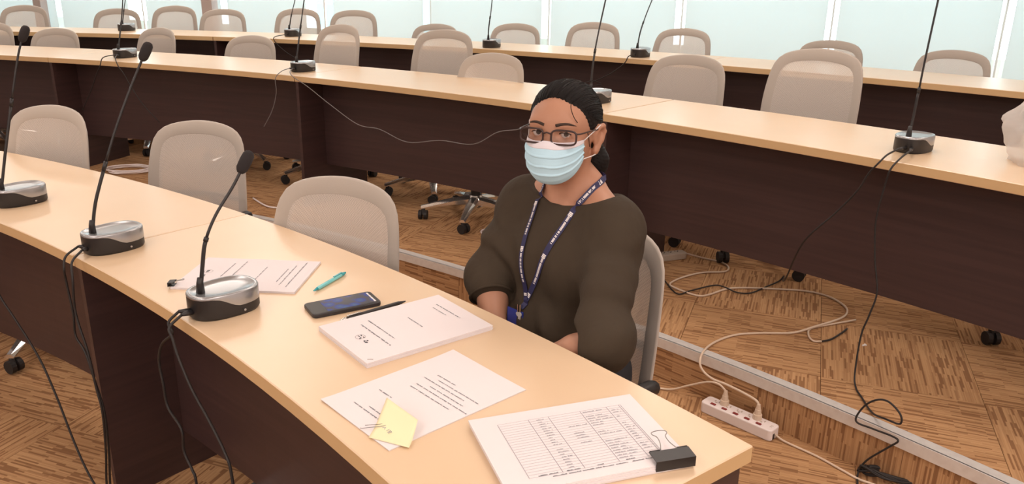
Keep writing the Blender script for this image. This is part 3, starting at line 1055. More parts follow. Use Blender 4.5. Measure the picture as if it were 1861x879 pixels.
row3m = [((-3.162, 6.72, ZT3), [(-3.196, 6.954, 1.025), (-3.188, 6.987, 1.122), (-3.18, 7.024, 1.209), (-3.172, 7.059, 1.31)], 'back-row gooseneck microphone at the left, before the narrower bright gap'),
         ((-1.73, 6.42, ZT3), [(-1.796, 6.591, 1.025), (-1.784, 6.622, 1.117), (-1.761, 6.683, 1.241), (-1.746, 6.722, 1.335)], 'back-row gooseneck microphone below the wide bright gap'),
         ((-0.165, 5.709, ZT3), [(-0.214, 5.792, 1.025), (-0.211, 5.797, 1.107), (-0.197, 5.821, 1.217), (-0.19, 5.833, 1.291), (-0.182, 5.848, 1.38)], 'back-row gooseneck microphone half hidden by a middle-row chair'),
         ((0.792, 5.204, ZT3), [(0.782, 5.273, 1.025), (0.796, 5.292, 1.12), (0.832, 5.342, 1.22), (0.877, 5.404, 1.32), (0.905, 5.44, 1.385)], 'back-row gooseneck microphone, the rightmost one there')]
for k, (b, s, lab) in enumerate(row3m):
    bb = np.array(b)
    rr = (bb[:2] - C3) / np.linalg.norm(bb[:2] - C3)
    nearp = C3 + rr * 9.145
    tg = np.array([-rr[1], rr[0]])
    cab = []
    if k in (1, 3):
        s_ = -1 if k == 1 else 1
        e0 = bb[:2] - rr * 0.10
        cab = [[(*e0, ZT3 + 0.02), (*(nearp + tg * 0.01 * s_), ZT3 + 0.012), (*(nearp - rr * 0.012 + tg * .03 * s_), ZT3 - 0.03), (*(nearp - rr * 0.012 + tg * .12 * s_), ZT3 - 0.10), (*(nearp - rr * 0.012 + tg * .26 * s_), ZT3 - 0.17)]]
    make_mic(b, s, lab, GM3, cab)


# ------------------------------------------------------------------ power strips and floor cables
def cable(name, pts, r, m, label, k=6):
    o = tuple(np.mean(np.array(pts), 0))
    mb_ = MB()
    mb_.tube(catmull(rel(pts, o), k), r, 8)
    ob = mb_.build(name, m, None, o, smooth=True)
    return tag(ob, label, 'cable')


def rounded_box(mb_, L, Wd, H, r, n=6):
    poly = []
    for cx, cy, a0 in ((L / 2 - r, Wd / 2 - r, 0), (-L / 2 + r, Wd / 2 - r, 90), (-L / 2 + r, -Wd / 2 + r, 180), (L / 2 - r, -Wd / 2 + r, 270)):
        for i in range(n + 1):
            a_ = RAD(a0 + 90 * i / n)
            poly.append((cx + r * math.cos(a_), cy + r * math.sin(a_)))
    return poly


def power_strip(loc, rz, L, Wd, H, body, label, nsock, switches):
    t = thing('power_strip', label, 'power strip', loc, rz)
    m = MB()
    m.prism(rounded_box(m, L, Wd, H, 0.014), 0, H)
    m.build('body', body, t, bevel=0.004, seg=2)
    sp = (L * 0.80) / nsock
    for k in range(nsock):
        x0 = -L * 0.42 + sp * (k + 0.5)
        m = MB()
        for dx, dy, w, d in ((-.008, .012, .004, .008), (.008, .012, .004, .008), (0, .002, .006, .005)):
            m.box((x0 + dx, dy, H + 0.0003), (w, d, 0.001))
        m.build('socket', 'black' if body != 'whiteplastic' else 'greyplastic', t)
        if switches:
            m = MB()
            m.box((x0, -0.017, H + 0.0015), (0.019, 0.010, 0.004))
            m.build('rocker_switch', 'red', t, bevel=0.001, seg=1)
    if switches:                   # the maker's mark moulded at the cord end
        m = MB()
        x0 = L * 0.43
        m.tube([(x0, -.008, H), (x0, .008, H)], .0007, 6)
        m.tube([(x0, .008, H), (x0 + .006, .007, H), (x0 + .007, .003, H), (x0, .000, H)], .0007, 6)
        m.tube([(x0 + .001, .000, H), (x0 + .007, -.008, H)], .0007, 6)
        m.build('embossed_mark', 'greyplastic', t)
        m = MB(); m.box((L / 2 - 0.001, -0.012, 0.014), (0.006, 0.010, 0.02)); m.build('hanging_notch', 'black', t)
    return t


STRIP_ANG = RAD(-45.5)
power_strip((0.795, 2.447, 0), STRIP_ANG, 0.275, 0.062, 0.040, 'whiteplastic', 'white power strip with five dark red switches below the step', 5, True)
power_strip((0.757, 3.672, Z1), RAD(20), 0.185, 0.055, 0.032, 'greyplastic', 'worn grey power strip on the raised floor behind the woman\'s chair', 4, False)


def plug(loc, label, top, pts, m, r, cab_label):
    """moulded plug standing in a socket, with the cable that leaves it"""
    t = thing('power_plug', label, 'plug', loc, STRIP_ANG)
    q = MB()
    q.tube([(0, 0, 0.0), (0, 0, 0.018), (0, 0, 0.019), (0, 0, 0.036), (0, 0, 0.037), (0, 0, 0.055)], [0.016, 0.015, 0.012, 0.010, 0.0085, 0.006], 12)
    q.build('plug_body', m, t)
    sm = MB()
    P = [(0, 0, 0.053)] + [tuple(Matrix.Rotation(-STRIP_ANG, 3, 'Z') @ (Vector(p) - Vector(loc))) for p in pts]
    sm.tube(catmull(P, 6), r, 8)
    sm.build('cable', m, t, smooth=True)


W1 = [(0.847, 3.689, 0.19), (0.938, 3.676, 0.17), (1.003, 3.629, 0.17), (1.023, 3.557, 0.17), (0.988, 3.496, 0.17), (0.886, 3.48, 0.17), (0.785, 3.419, 0.17), (0.71, 3.339, 0.17), (0.716, 3.286, 0.17), (0.794, 3.198, 0.17), (0.849, 3.207, 0.17), (0.941, 3.276, 0.17), (1.023, 3.296, 0.17), (1.145, 3.289, 0.17), (1.285, 3.27, 0.17), (1.364, 3.213, 0.17), (1.395, 3.118, 0.17), (1.381, 3.043, 0.17), (1.324, 2.97, 0.172), (1.184, 2.872, 0.178), (1.088, 2.831, 0.17), (0.964, 2.823, 0.17), (0.864, 2.804, 0.17), (0.777, 2.746, 0.17), (0.712, 2.663, 0.174)]
W1b = [(0.683, 2.605, 0.16), (0.688, 2.585, 0.133), (0.717, 2.555, 0.114), (0.757, 2.513, 0.114), (0.804, 2.463, 0.110), (0.837, 2.424, 0.104)]
plug((0.846, 2.411, 0.040), 'cream plug nearest the cord end of the white power strip', None, list(reversed(W1 + W1b)), 'creamplastic', 0.0042, '')
plug((0.757, 2.503, 0.040), 'greyish plug in the second socket of the white strip', None, [(0.735, 2.525, 0.108), (0.702, 2.557, 0.098), (0.649, 2.612, 0.052), (0.602, 2.660, 0.010), (0.54, 2.68, 0.005), (0.42, 2.70, 0.005)], 'creamplastic', 0.0038, '')
cable('power_cable', [(0.892, 2.352, 0.016), (0.917, 2.325, 0.006), (0.993, 2.245, 0.005), (1.042, 2.176, 0.005), (1.08, 2.122, 0.005), (1.116, 2.095, 0.005), (1.20, 2.03, 0.005), (1.40, 1.90, 0.005)], 0.0038, 'creamplastic', 'cream cord leaving the white power strip across the lower carpet')
W4 = [(1.385, 2.964, 0.17), (1.269, 2.917, 0.17), (1.173, 2.872, 0.17), (1.142, 2.807, 0.17), (1.144, 2.76, 0.17), (1.173, 2.757, 0.17)]
cable('loose_cable', W4, 0.0036, 'creamplastic', 'short loose pale cable end lying in a hook on the platform carpet')
cable('loose_cable', [(1.173, 2.757, 0.17), (1.217, 2.778, 0.17), (1.279, 2.836, 0.17), (1.316, 2.877, 0.17)], 0.0036, 'rubber', 'short black lead continuing the pale hooked cable')
m = MB(); m.box((0, 0, 0.003), (0.016, 0.004, 0.005), 0.4); m.box((0.006, 0.004, 0.003), (0.004, 0.012, 0.004), 0.2)
tag(m.build('cable_clip', 'white', None, (1.325, 2.735, Z1)), 'tiny white clip lying beside the black cable on the platform', 'clip')
loop = []
for k in range(40):
    a_ = 2 * math.pi * k / 13
    loop.append((-2.58 + (0.13 + 0.004 * (k % 7)) * math.cos(a_), 5.26 + (0.10 + 0.003 * (k % 5)) * math.sin(a_), Z1 + 0.006 + 0.0006 * k))
cable('coiled_cable', loop, 0.0045, 'whiteplastic', 'coil of white cable on the floor under the left middle-row chair', 3)
cable('loose_cable', [(-1.55, 4.62, 0.172), (-1.46, 4.50, 0.172), (-1.40, 4.44, 0.172), (-1.33, 4.42, 0.172), (-1.25, 4.40, 0.172)], 0.005, 'whiteplastic', 'white cable bend at the foot of the dark desk support')
cable('loose_cable', [(-0.10, 4.12, 0.172), (-0.16, 4.06, 0.172), (-0.15, 4.0, 0.172), (-0.09, 4.02, 0.172), (-0.05, 4.12, 0.172)], 0.005, 'whiteplastic', 'white cable loop just behind the woman\'s shoulder on the platform floor')
# bundle of black cable, in many windings
pts = []
for k in range(110):
    a_ = 2 * math.pi * k / 15
    e = 0.13 + 0.008 * math.sin(k * 0.7)
    x_, y_ = e * math.cos(a_), (0.022 + 0.012 * math.sin(k * .41)) * math.sin(a_)
    ca, sa = math.cos(RAD(-28)), math.sin(RAD(-28))
    pts.append((1.215 + x_ * ca - y_ * sa, 2.085 + x_ * sa + y_ * ca, 0.012 + 0.010 * (1 + math.sin(k * 1.3)) + 0.0001 * k))
cable('cable_bundle', pts, 0.0036, 'rubber', 'tied bundle of black cable on the lower carpet beside the step', 3)
m = MB(); m.box((0, 0, 0.014), (0.06, 0.04, 0.028))
tag(m.build('junction_box', 'black', None, (-0.53, 1.335, 0.0), (0, 0, 0.5), bevel=0.004), 'small black box on the carpet in front of the front desk panel', 'box')
cable('mic_link_cable', [(1.096, 2.167, 0.005), (1.12, 2.19, 0.005), (1.16, 2.16, 0.005), (1.20, 2.13, 0.006)], 0.0034, 'rubber', 'short black tail running from the step to the cable bundle')

# ------------------------------------------------------------------ papers
DZ = 0.7502


def text_line(mb_, x0, x1, y, h, fill=0.8):
    """tiny illegible print: strokes of uneven height in words"""
    x = x0
    while x < x1:
        wl = random.uniform(0.006, 0.022)
        xe = min(x + wl, x1)
        while x < xe:
            w = random.uniform(0.0009, 0.0017)
            hh = h * random.uniform(0.45, 1.0)
            mb_.add([(x, y, 0), (x + w, y, 0), (x + w, y + hh, 0), (x, y + hh, 0)], [(0, 1, 2, 3)])
            x += w + random.uniform(0.0002, 0.0007)
        x += random.uniform(0.001, 0.003) / fill


def paper_stack(name, label, corner, ang, thick, sheets, m_text, cat='paper', fan=0.0, curl=0.0):
    """A4; local frame: x from the foot (0) to the head along the short side, y along the long side.
    corner L, long side direction `ang`"""
    t = thing(name, label, cat, (corner[0], corner[1], DZ), ang)
    # here: local X = long side, local -Y = short side
    ns = sheets
    for k in range(ns):
        z0, z1 = thick * k / ns, thick * (k + 1) / ns - (0.0002 if ns > 1 else 0)
        j = fan * (rng.random() - 0.5)
        g = fan * (rng.random() - 0.5)
        NX, NY = 12, 8
        vs, fs = [], []
        for zz in (z0, z1):
            for iy in range(NY + 1):
                for ix in range(NX + 1):
                    u, v = ix / NX, iy / NY
                    lift = curl * ((max(0, u - 0.75) * 4) ** 2 * max(0, 0.6 - v) + (max(0, 0.15 - u) * 6) ** 2 * max(0, .5 - v))
                    vs.append((u * 0.297 + j, -v * 0.210 + g, zz + lift))
        n1 = (NX + 1) * (NY + 1)
        for iy in range(NY):
            for ix in range(NX):
                a_ = iy * (NX + 1) + ix
                fs.append((a_, a_ + NX + 1, a_ + NX + 2, a_ + 1))
                fs.append((n1 + a_, n1 + a_ + 1, n1 + a_ + NX + 2, n1 + a_ + NX + 1))
        bd = [ix for ix in range(NX + 1)] + [iy * (NX + 1) + NX for iy in range(1, NY + 1)] + [NY * (NX + 1) + ix for ix in range(NX - 1, -1, -1)] + [iy * (NX + 1) for iy in range(NY - 1, 0, -1)]
        for i in range(len(bd)):
            p_, q_ = bd[i], bd[(i + 1) % len(bd)]
            fs.append((p_, q_, n1 + q_, n1 + p_))
        link('sheet', mesh_pd('sheet', vs, fs), 'paper', t)
    return t


def printed(parent, z, build, m='ink', rz=0.0, loc=(0, 0)):
    mb_ = MB()
    build(mb_)
    o = mb_.build('printed_text', m, parent, (loc[0], loc[1], z), (0, 0, rz))
    o['kind'] = 'stuff'
    return o


def doc_text(lines):
    """lines: (t along long side from L, s0, s1 across) -> strokes; letters stand with their heads towards L"""
    def b(mb_):
        for t_, s0, s1, h in lines:
            tmp = MB()
            text_line(tmp, s0 * 0.21, s1 * 0.21, 0, h)
            mb_.add([(t_ * 0.297 - v[1], -v[0], 0) for v in tmp.v], tmp.f)
    return b


def ring(mb_, cx, cy, r0, r1, n=22, sx=1.0):
    vs = []
    for k in range(n):
        a_ = 2 * math.pi * k / n
        vs += [(cx + r0 * math.cos(a_) * sx, cy + r0 * math.sin(a_), 0), (cx + r1 * math.cos(a_) * sx, cy + r1 * math.sin(a_), 0)]
    mb_.add(vs, [(2 * k, 2 * k + 1, 2 * ((k + 1) % n) + 1, 2 * ((k + 1) % n)) for k in range(n)])


def emblem(mb_):                  # two small round emblems side by side near the head of the sheet
    for s_, r in ((0.47, 0.0105), (0.60, 0.0085)):
        cx, cy = 0.150 * 0.297, -s_ * 0.21
        if s_ < 0.5: ring(mb_, cx, cy, r - 0.0006, r)
        for k in range(9):
            x_ = cx + random.uniform(-.5, .5) * r
            y_ = cy + random.uniform(-.7, .7) * r
            mb_.add([(x_ - .001, y_ - .002, 0), (x_ + .0012, y_ - .0018, 0), (x_ + .001, y_ + .002, 0), (x_ - .0012, y_ + .0018, 0)], [(0, 1, 2, 3)])


p1 = paper_stack('document_stack', 'thick stapled white report with two small round emblems, next to the black pen', (-0.401, 1.534), 0.667, 0.011, 4, None, 'document', 0.0016)
printed(p1, 0.0113, doc_text([(0.255, 0.22, 0.80, 0.0040), (0.33, 0.17, 0.70, 0.0034), (0.585, 0.34, 0.62, 0.0034), (0.83, 0.27, 0.52, 0.0030), (0.885, 0.22, 0.66, 0.0034)]))
printed(p1, 0.0113, emblem, 'inkdark')
m = MB(); m.tube([(0.008, -0.196, 0.0112), (0.017, -0.203, 0.0112)], 0.0006, 6); m.build('staple', 'steel', p1)
p2 = paper_stack('document', 'white printed sheets under the yellow sticky note, in the middle of the front desk', (-0.331, 1.246), 0.7485, 0.0022, 2, None, 'document', 0.0012, 0.0035)
printed(p2, 0.0025, doc_text([(0.135, 0.22, 0.80, 0.0030), (0.175, 0.36, 0.72, 0.0030), (0.33, 0.18, 0.36, 0.003), (0.50, 0.30, 0.84, 0.0028), (0.545, 0.30, 0.98, 0.0028), (0.585, 0.42, 0.86, 0.0028), (0.63, 0.25, 0.80, 0.0028), (0.67, 0.38, 0.92, 0.0028), (0.71, 0.3, 0.55, 0.0028)]))
# P0 at the back: 1.51 rad, short side first -> rotate so that its long side is local X
a0 = 1.5107
L0 = np.array([-0.8013, 1.7506])
e_ = np.array([math.cos(a0), math.sin(a0)])
p0 = paper_stack('document', 'white printed document with a small black clip, lying behind the front microphone', tuple(L0 + 0.21 * e_), a0 - math.pi / 2, 0.005, 3, None, 'document', 0.001)
printed(p0, 0.0053, doc_text([(0.30, 0.18, 0.62, 0.0036), (0.385, 0.10, 0.78, 0.0036), (0.60, 0.26, 0.66, 0.0032), (0.79, 0.30, 0.72, 0.0032), (0.835, 0.18, 0.80, 0.0034), (0.90, 0.06, 0.86, 0.0034)]))
printed(p0, 0.0053, emblem, 'inkdark')
p3 = paper_stack('document_stack', 'thick stack of tables held by the large black binder clip', (-0.066, 1.166), 0.333, 0.013, 5, None, 'document', 0.005)


def table_rules(mb_):
    def seg(x0, y0, x1, y1, w=0.00045):
        d = Vector((x1 - x0, y1 - y0, 0)).normalized()
        n_ = Vector((-d.y, d.x, 0)) * w
        mb_.add([(x0 - n_.x, y0 - n_.y, 0), (x1 - n_.x, y1 - n_.y, 0), (x1 + n_.x, y1 + n_.y, 0), (x0 + n_.x, y0 + n_.y, 0)], [(0, 1, 2, 3)])
    X0, X1, Y0, Y1 = 0.040, 0.262, -0.028, -0.182
    for y in [Y0 + (Y1 - Y0) * k / 22 for k in range(23)]: seg(X0, y, X1, y, 0.00022)
    for x in (0.0, 0.24, 0.40, 0.66, 0.88, 0.985, 1.0): seg(X0 + (X1 - X0) * x, Y0, X0 + (X1 - X0) * x, Y1, 0.0004)


def table_text(mb_):
    Y0, Y1 = -0.028, -0.182
    for k in range(21):
        y = Y0 + (Y1 - Y0) * (k + 0.85) / 22
        for x0, x1, p in ((0.106, 0.124, .9), (0.15, 0.182, .35), (0.19, 0.232, .8), (0.24, 0.255, .7)):
            if random.random() < p: text_line(mb_, x0, x0 + (x1 - x0) * random.uniform(.4, 1), y, 0.0022)


def table_head(mb_):
    text_line(mb_, 0.055, 0.085, -0.1815, 0.0028); text_line(mb_, 0.100, 0.122, -0.1815, 0.0028)
    text_line(mb_, 0.150, 0.160, -0.1815, 0.0028); text_line(mb_, 0.198, 0.212, -0.1815, 0.0028)
    text_line(mb_, 0.240, 0.256, -0.1815, 0.0028)
    text_line(mb_, 0.075, 0.200, -0.1885, 0.0030); text_line(mb_, 0.205, 0.245, -0.1885, 0.0030)


printed(p3, 0.0134, table_rules, 'inkline')
printed(p3, 0.0134, table_text, 'inkline')
printed(p3, 0.0135, table_head, 'ink')


def binder_clip(label, loc, rz, w, gap, depth, wire_out=True):
    """sits on a sheet edge: local +Y points away from the paper, X along the edge"""
    t = thing('binder_clip', label, 'clip', loc, rz)
    th = 0.0012
    hb = depth * 0.62                # height of the spine
    prof_o = [(-depth, gap / 2 + 0.0002 + th), (-depth * 0.93, gap / 2 + th * 2.2), (0, hb / 2), (0, -hb / 2), (-depth * 0.93, -gap / 2 - th), (-depth, -gap / 2 - th * 0.9)]
    prof_i = [(-depth, gap / 2 + 0.0002), (-0.002, hb / 2 - th), (-0.002, -hb / 2 + th), (-depth, -gap / 2)]
    poly = prof_o + prof_i[::-1]
    n = len(poly)
    vs = [(-w / 2, y, z) for y, z in poly] + [(w / 2, y, z) for y, z in poly]
    fs = [(i, (i + 1) % n, n + (i + 1) % n, n + i) for i in range(n)]
    for o in (0, n):
        fs += [(o + 0, o + 1, o + 8, o + 9), (o + 1, o + 2, o + 7 + 1, o + 8), (o + 2, o + 3, o + 7, o + 8), (o + 3, o + 4, o + 6, o + 7), (o + 4, o + 5, o + 6, o + 6)][:4]
    fs = [f for f in fs if len(set(f)) >= 3]
    link('spring_body', mesh_pd('spring_body', vs, fs), 'black', t)
    for s_ in (-1, 1):
        m = MB()
        m.tube([(s_ * w * 0.22, -depth, gap / 2 + 0.0016), (s_ * w * 0.48, -depth, gap / 2 + 0.0016)], 0.0014, 8)
        m.build('rolled_edge', 'black', t, smooth=True)
    m = MB()
    z = gap / 2 + 0.0022
    h = depth * 1.35
    pts_ = [(-w * 0.2, -depth, z), (-w * 0.12, -depth - h * 0.35, z + h * .07), (-w * 0.11, -depth - h * 0.7, z + h * .14), (-w * 0.19, -depth - h * 0.86, z + h * .18), (-w * 0.17, -depth - h, z + h * .2),
            (0, -depth - h * 1.06, z + h * .21), (w * 0.17, -depth - h, z + h * .2), (w * 0.19, -depth - h * 0.86, z + h * .18), (w * 0.11, -depth - h * 0.7, z + h * .14), (w * 0.12, -depth - h * 0.35, z + h * .07), (w * 0.2, -depth, z)]
    m.tube(catmull(pts_, 5), 0.0008, 7)
    m.build('wire_handle', 'darkwire', t, smooth=True)
    return t


# big clip on the short edge of the table stack, nearest corner to the desk end
ca, sa = math.cos(0.333), math.sin(0.333)
lx, ly = 0.266, -0.2135
binder_clip('large black binder clip with wire handle on the table stack', (-0.066 + lx * ca - ly * sa, 1.166 + lx * sa + ly * ca, DZ + 0.0125), 0.333 + math.pi - 0.05, 0.066, 0.0150, 0.028)
# small clip on the back document
ca, sa = math.cos(a0 - math.pi / 2), math.sin(a0 - math.pi / 2)
o0 = L0 + 0.21 * e_
lx, ly = -0.010, -0.196
binder_clip('small black clip on the corner of the document behind the microphone', (o0[0] + lx * ca - ly * sa, o0[1] + lx * sa + ly * ca, DZ + 0.009), a0 - math.pi / 2 + math.pi / 2 + 0.15, 0.022, 0.006, 0.015)

# sticky note and paper clip
t = thing('sticky_note', 'yellow sticky note curling on the white sheets', 'note', (-0.189, 1.165, DZ + 0.0028), math.atan2(1.181 - 1.247, 0.06))
vs, fs = [], []
N = 12
TL_, TR_, BR_, BL_ = [np.array(q) for q in ((-0.211, 1.222, 0.019), (-0.150, 1.156, 0.016), (-0.157, 1.098, 0.0006), (-0.226, 1.126, 0.0006))]
NO_ = np.array([-0.189, 1.165, 0.0])
_cr, _sr = math.cos(-t.rotation_euler.z), math.sin(-t.rotation_euler.z)
for j in range(N + 1):
    for i in range(N + 1):
        u, v = i / N, j / N
        p = (BL_ * (1 - u) + BR_ * u) * (1 - v) + (TL_ * (1 - u) + TR_ * u) * v - NO_
        zc = 0.0006 + (0.0185 * (1 - u) + 0.0155 * u) * max(0, (v - 0.28) / 0.72) ** 1.3
        vs.append((p[0] * _cr - p[1] * _sr, p[0] * _sr + p[1] * _cr, zc))
for j in range(N):
    for i in range(N):
        a_ = j * (N + 1) + i
        fs.append((a_, a_ + 1, a_ + N + 2, a_ + N + 1))
me = mesh_pd('note_sheet', vs, fs, True, False)
ns_ = link('note_sheet', me, 'yellow', t)
sol = ns_.modifiers.new('thickness', 'SOLIDIFY'); sol.thickness = 0.0003
m = MB()
for (x0, y0, x1, y1) in ((-.004, -.022, .002, -.014), (.002, -.022, -.003, -.015), (.008, -.022, .008, -.016), (.014, -.024, .012, -.017), (.012, -.017, .017, -.018), (.017, -.018, .016, -.024)):
    m.tube([(x0, y0, 0.0022), (x1, y1, 0.0022)], 0.0005, 5)
m.build('pencil_note', 'inkline', t)
m = MB()
m.tube(catmull([(-0.028, -0.040, .0025), (-0.012, -0.016, .0030), (-0.007, -0.013, .0032), (-0.006, -0.018, .0030), (-0.022, -0.046, .0025), (-0.027, -0.050, 0.002)], 5), 0.0006, 6)
tag(m.build('paper_clip', 'darkwire', None, t.location[:], t.rotation_euler[:], smooth=True), 'thin steel paper clip at the edge of the yellow sticky note', 'clip')

# ------------------------------------------------------------------ phone and pens
pc = np.mean([(-0.463, 1.658), (-0.425, 1.59), (-0.294, 1.672), (-0.33, 1.737)], 0)
t = thing('smartphone', 'dark smartphone with lit screen beside the turquoise pen', 'phone', (pc[0], pc[1], DZ), math.atan2(0.08, 0.132))
m = MB(); m.prism(rounded_box(m, 0.158, 0.076, 0.009, 0.011), 0, 0.0095); m.build('case', 'phone', t, bevel=0.002, seg=2)
m = MB(); m.prism(rounded_box(m, 0.150, 0.068, 0.001, 0.008), 0.0093, 0.0098); m.build('glass_front', 'black', t)
m = MB(); m.prism(rounded_box(m, 0.112, 0.062, 0.001, 0.003), 0.0098, 0.0100); m.build('screen', 'screen', t, (0.012, 0, 0))
m = MB()
for k in range(4): m.box((0.0672, -0.022 + k * 0.0145, 0.0101), (0.004, 0.0125, 0.0002))
m.build('icon_row', 'white', t)


def pen(label, a, b, z, body, tip, grip):
    a, b = Vector((*a, z)), Vector((*b, z))
    d = b - a
    t = thing('ballpoint_pen', label, 'pen', a, math.atan2(d.y, d.x))
    L = d.length
    r = 0.0047
    m = MB(); m.tube([(0.016, 0, r), (0.02, 0, r), (L - 0.022, 0, r), (L - 0.018, 0, r)], [0.0040, r, r, 0.0040], 12); m.build('barrel', body, t, smooth=True)
    m = MB(); m.tube([(0, 0, r), (0.003, 0, r), (0.018, 0, r)], [0.0008, 0.0016, 0.0042], 12); m.build('tip', tip, t, smooth=True)
    m = MB(); m.tube([(L - 0.018, 0, r), (L - 0.006, 0, r), (L - .005, 0, r), (L, 0, r)], [0.0042, 0.0040, .0025, .0025], 10); m.build('push_button', grip, t, smooth=True)
    m = MB(); m.box((L - 0.033, 0, 2 * r + 0.0016), (0.034, 0.004, 0.0012)); m.box((L - 0.018, 0, 2 * r + 0.0004), (0.004, 0.004, 0.0022)); m.build('pocket_clip', grip, t)
    return t


pen('turquoise ballpoint pen lying behind the phone', (-0.463, 1.742), (-0.413, 1.866), DZ, 'clearteal', 'teal', 'teal')
pen('black pen with a silver end lying along the thick report', (-0.240, 1.690), (-0.365, 1.577), DZ, 'black', 'black', 'steel')

# ------------------------------------------------------------------ plastic bag with a food box at the right end
bx = thing('plastic_bag', 'crumpled clear plastic bag at the right end of the middle-row desk', 'bag', (1.70, 2.50, ZT2), RAD(-40))
vs, fs = [], []
NA, NB = 40, 22
for j in range(NB + 1):
    v = j / NB
    rr = (0.10 + 0.030 * math.sin(v * 2.6)) * (1 - max(0, v - 0.45) ** 1.5 * 1.7)
    for i in range(NA):
        a_ = 2 * math.pi * i / NA
        w = 1 + 0.07 * math.sin(5 * a_ + 9 * v) + 0.05 * math.sin(11 * a_ - 14 * v) + 0.04 * math.sin(3 * a_ + 21 * v)
        vs.append((rr * w * math.cos(a_) * 1.1, rr * w * math.sin(a_) * 0.95, 0.001 + v * 0.26 + 0.006 * math.sin(7 * a_ + 5 * v) * v))
for j in range(NB):
    for i in range(NA):
        fs.append((j * NA + i, j * NA + (i + 1) % NA, (j + 1) * NA + (i + 1) % NA, (j + 1) * NA + i))
fs.append(tuple(range(NA - 1, -1, -1)))
link('film', mesh_pd('film', vs, fs, True), 'film', bx)
m = MB(); m.box((0, 0, 0), (0.12, 0.10, 0.09))
fb = m.build('food_box', 'cardboard', None, (1.70, 2.50, ZT2 + 0.05), (0, 0, RAD(-25)), bevel=0.012)
tag(fb, 'tan printed food box inside the clear plastic bag', 'box')

# ------------------------------------------------------------------ the seated woman: surfaces grown from smooth distance fields
def nrm(v):
    v = np.array(v, float)
    return v / np.linalg.norm(v)


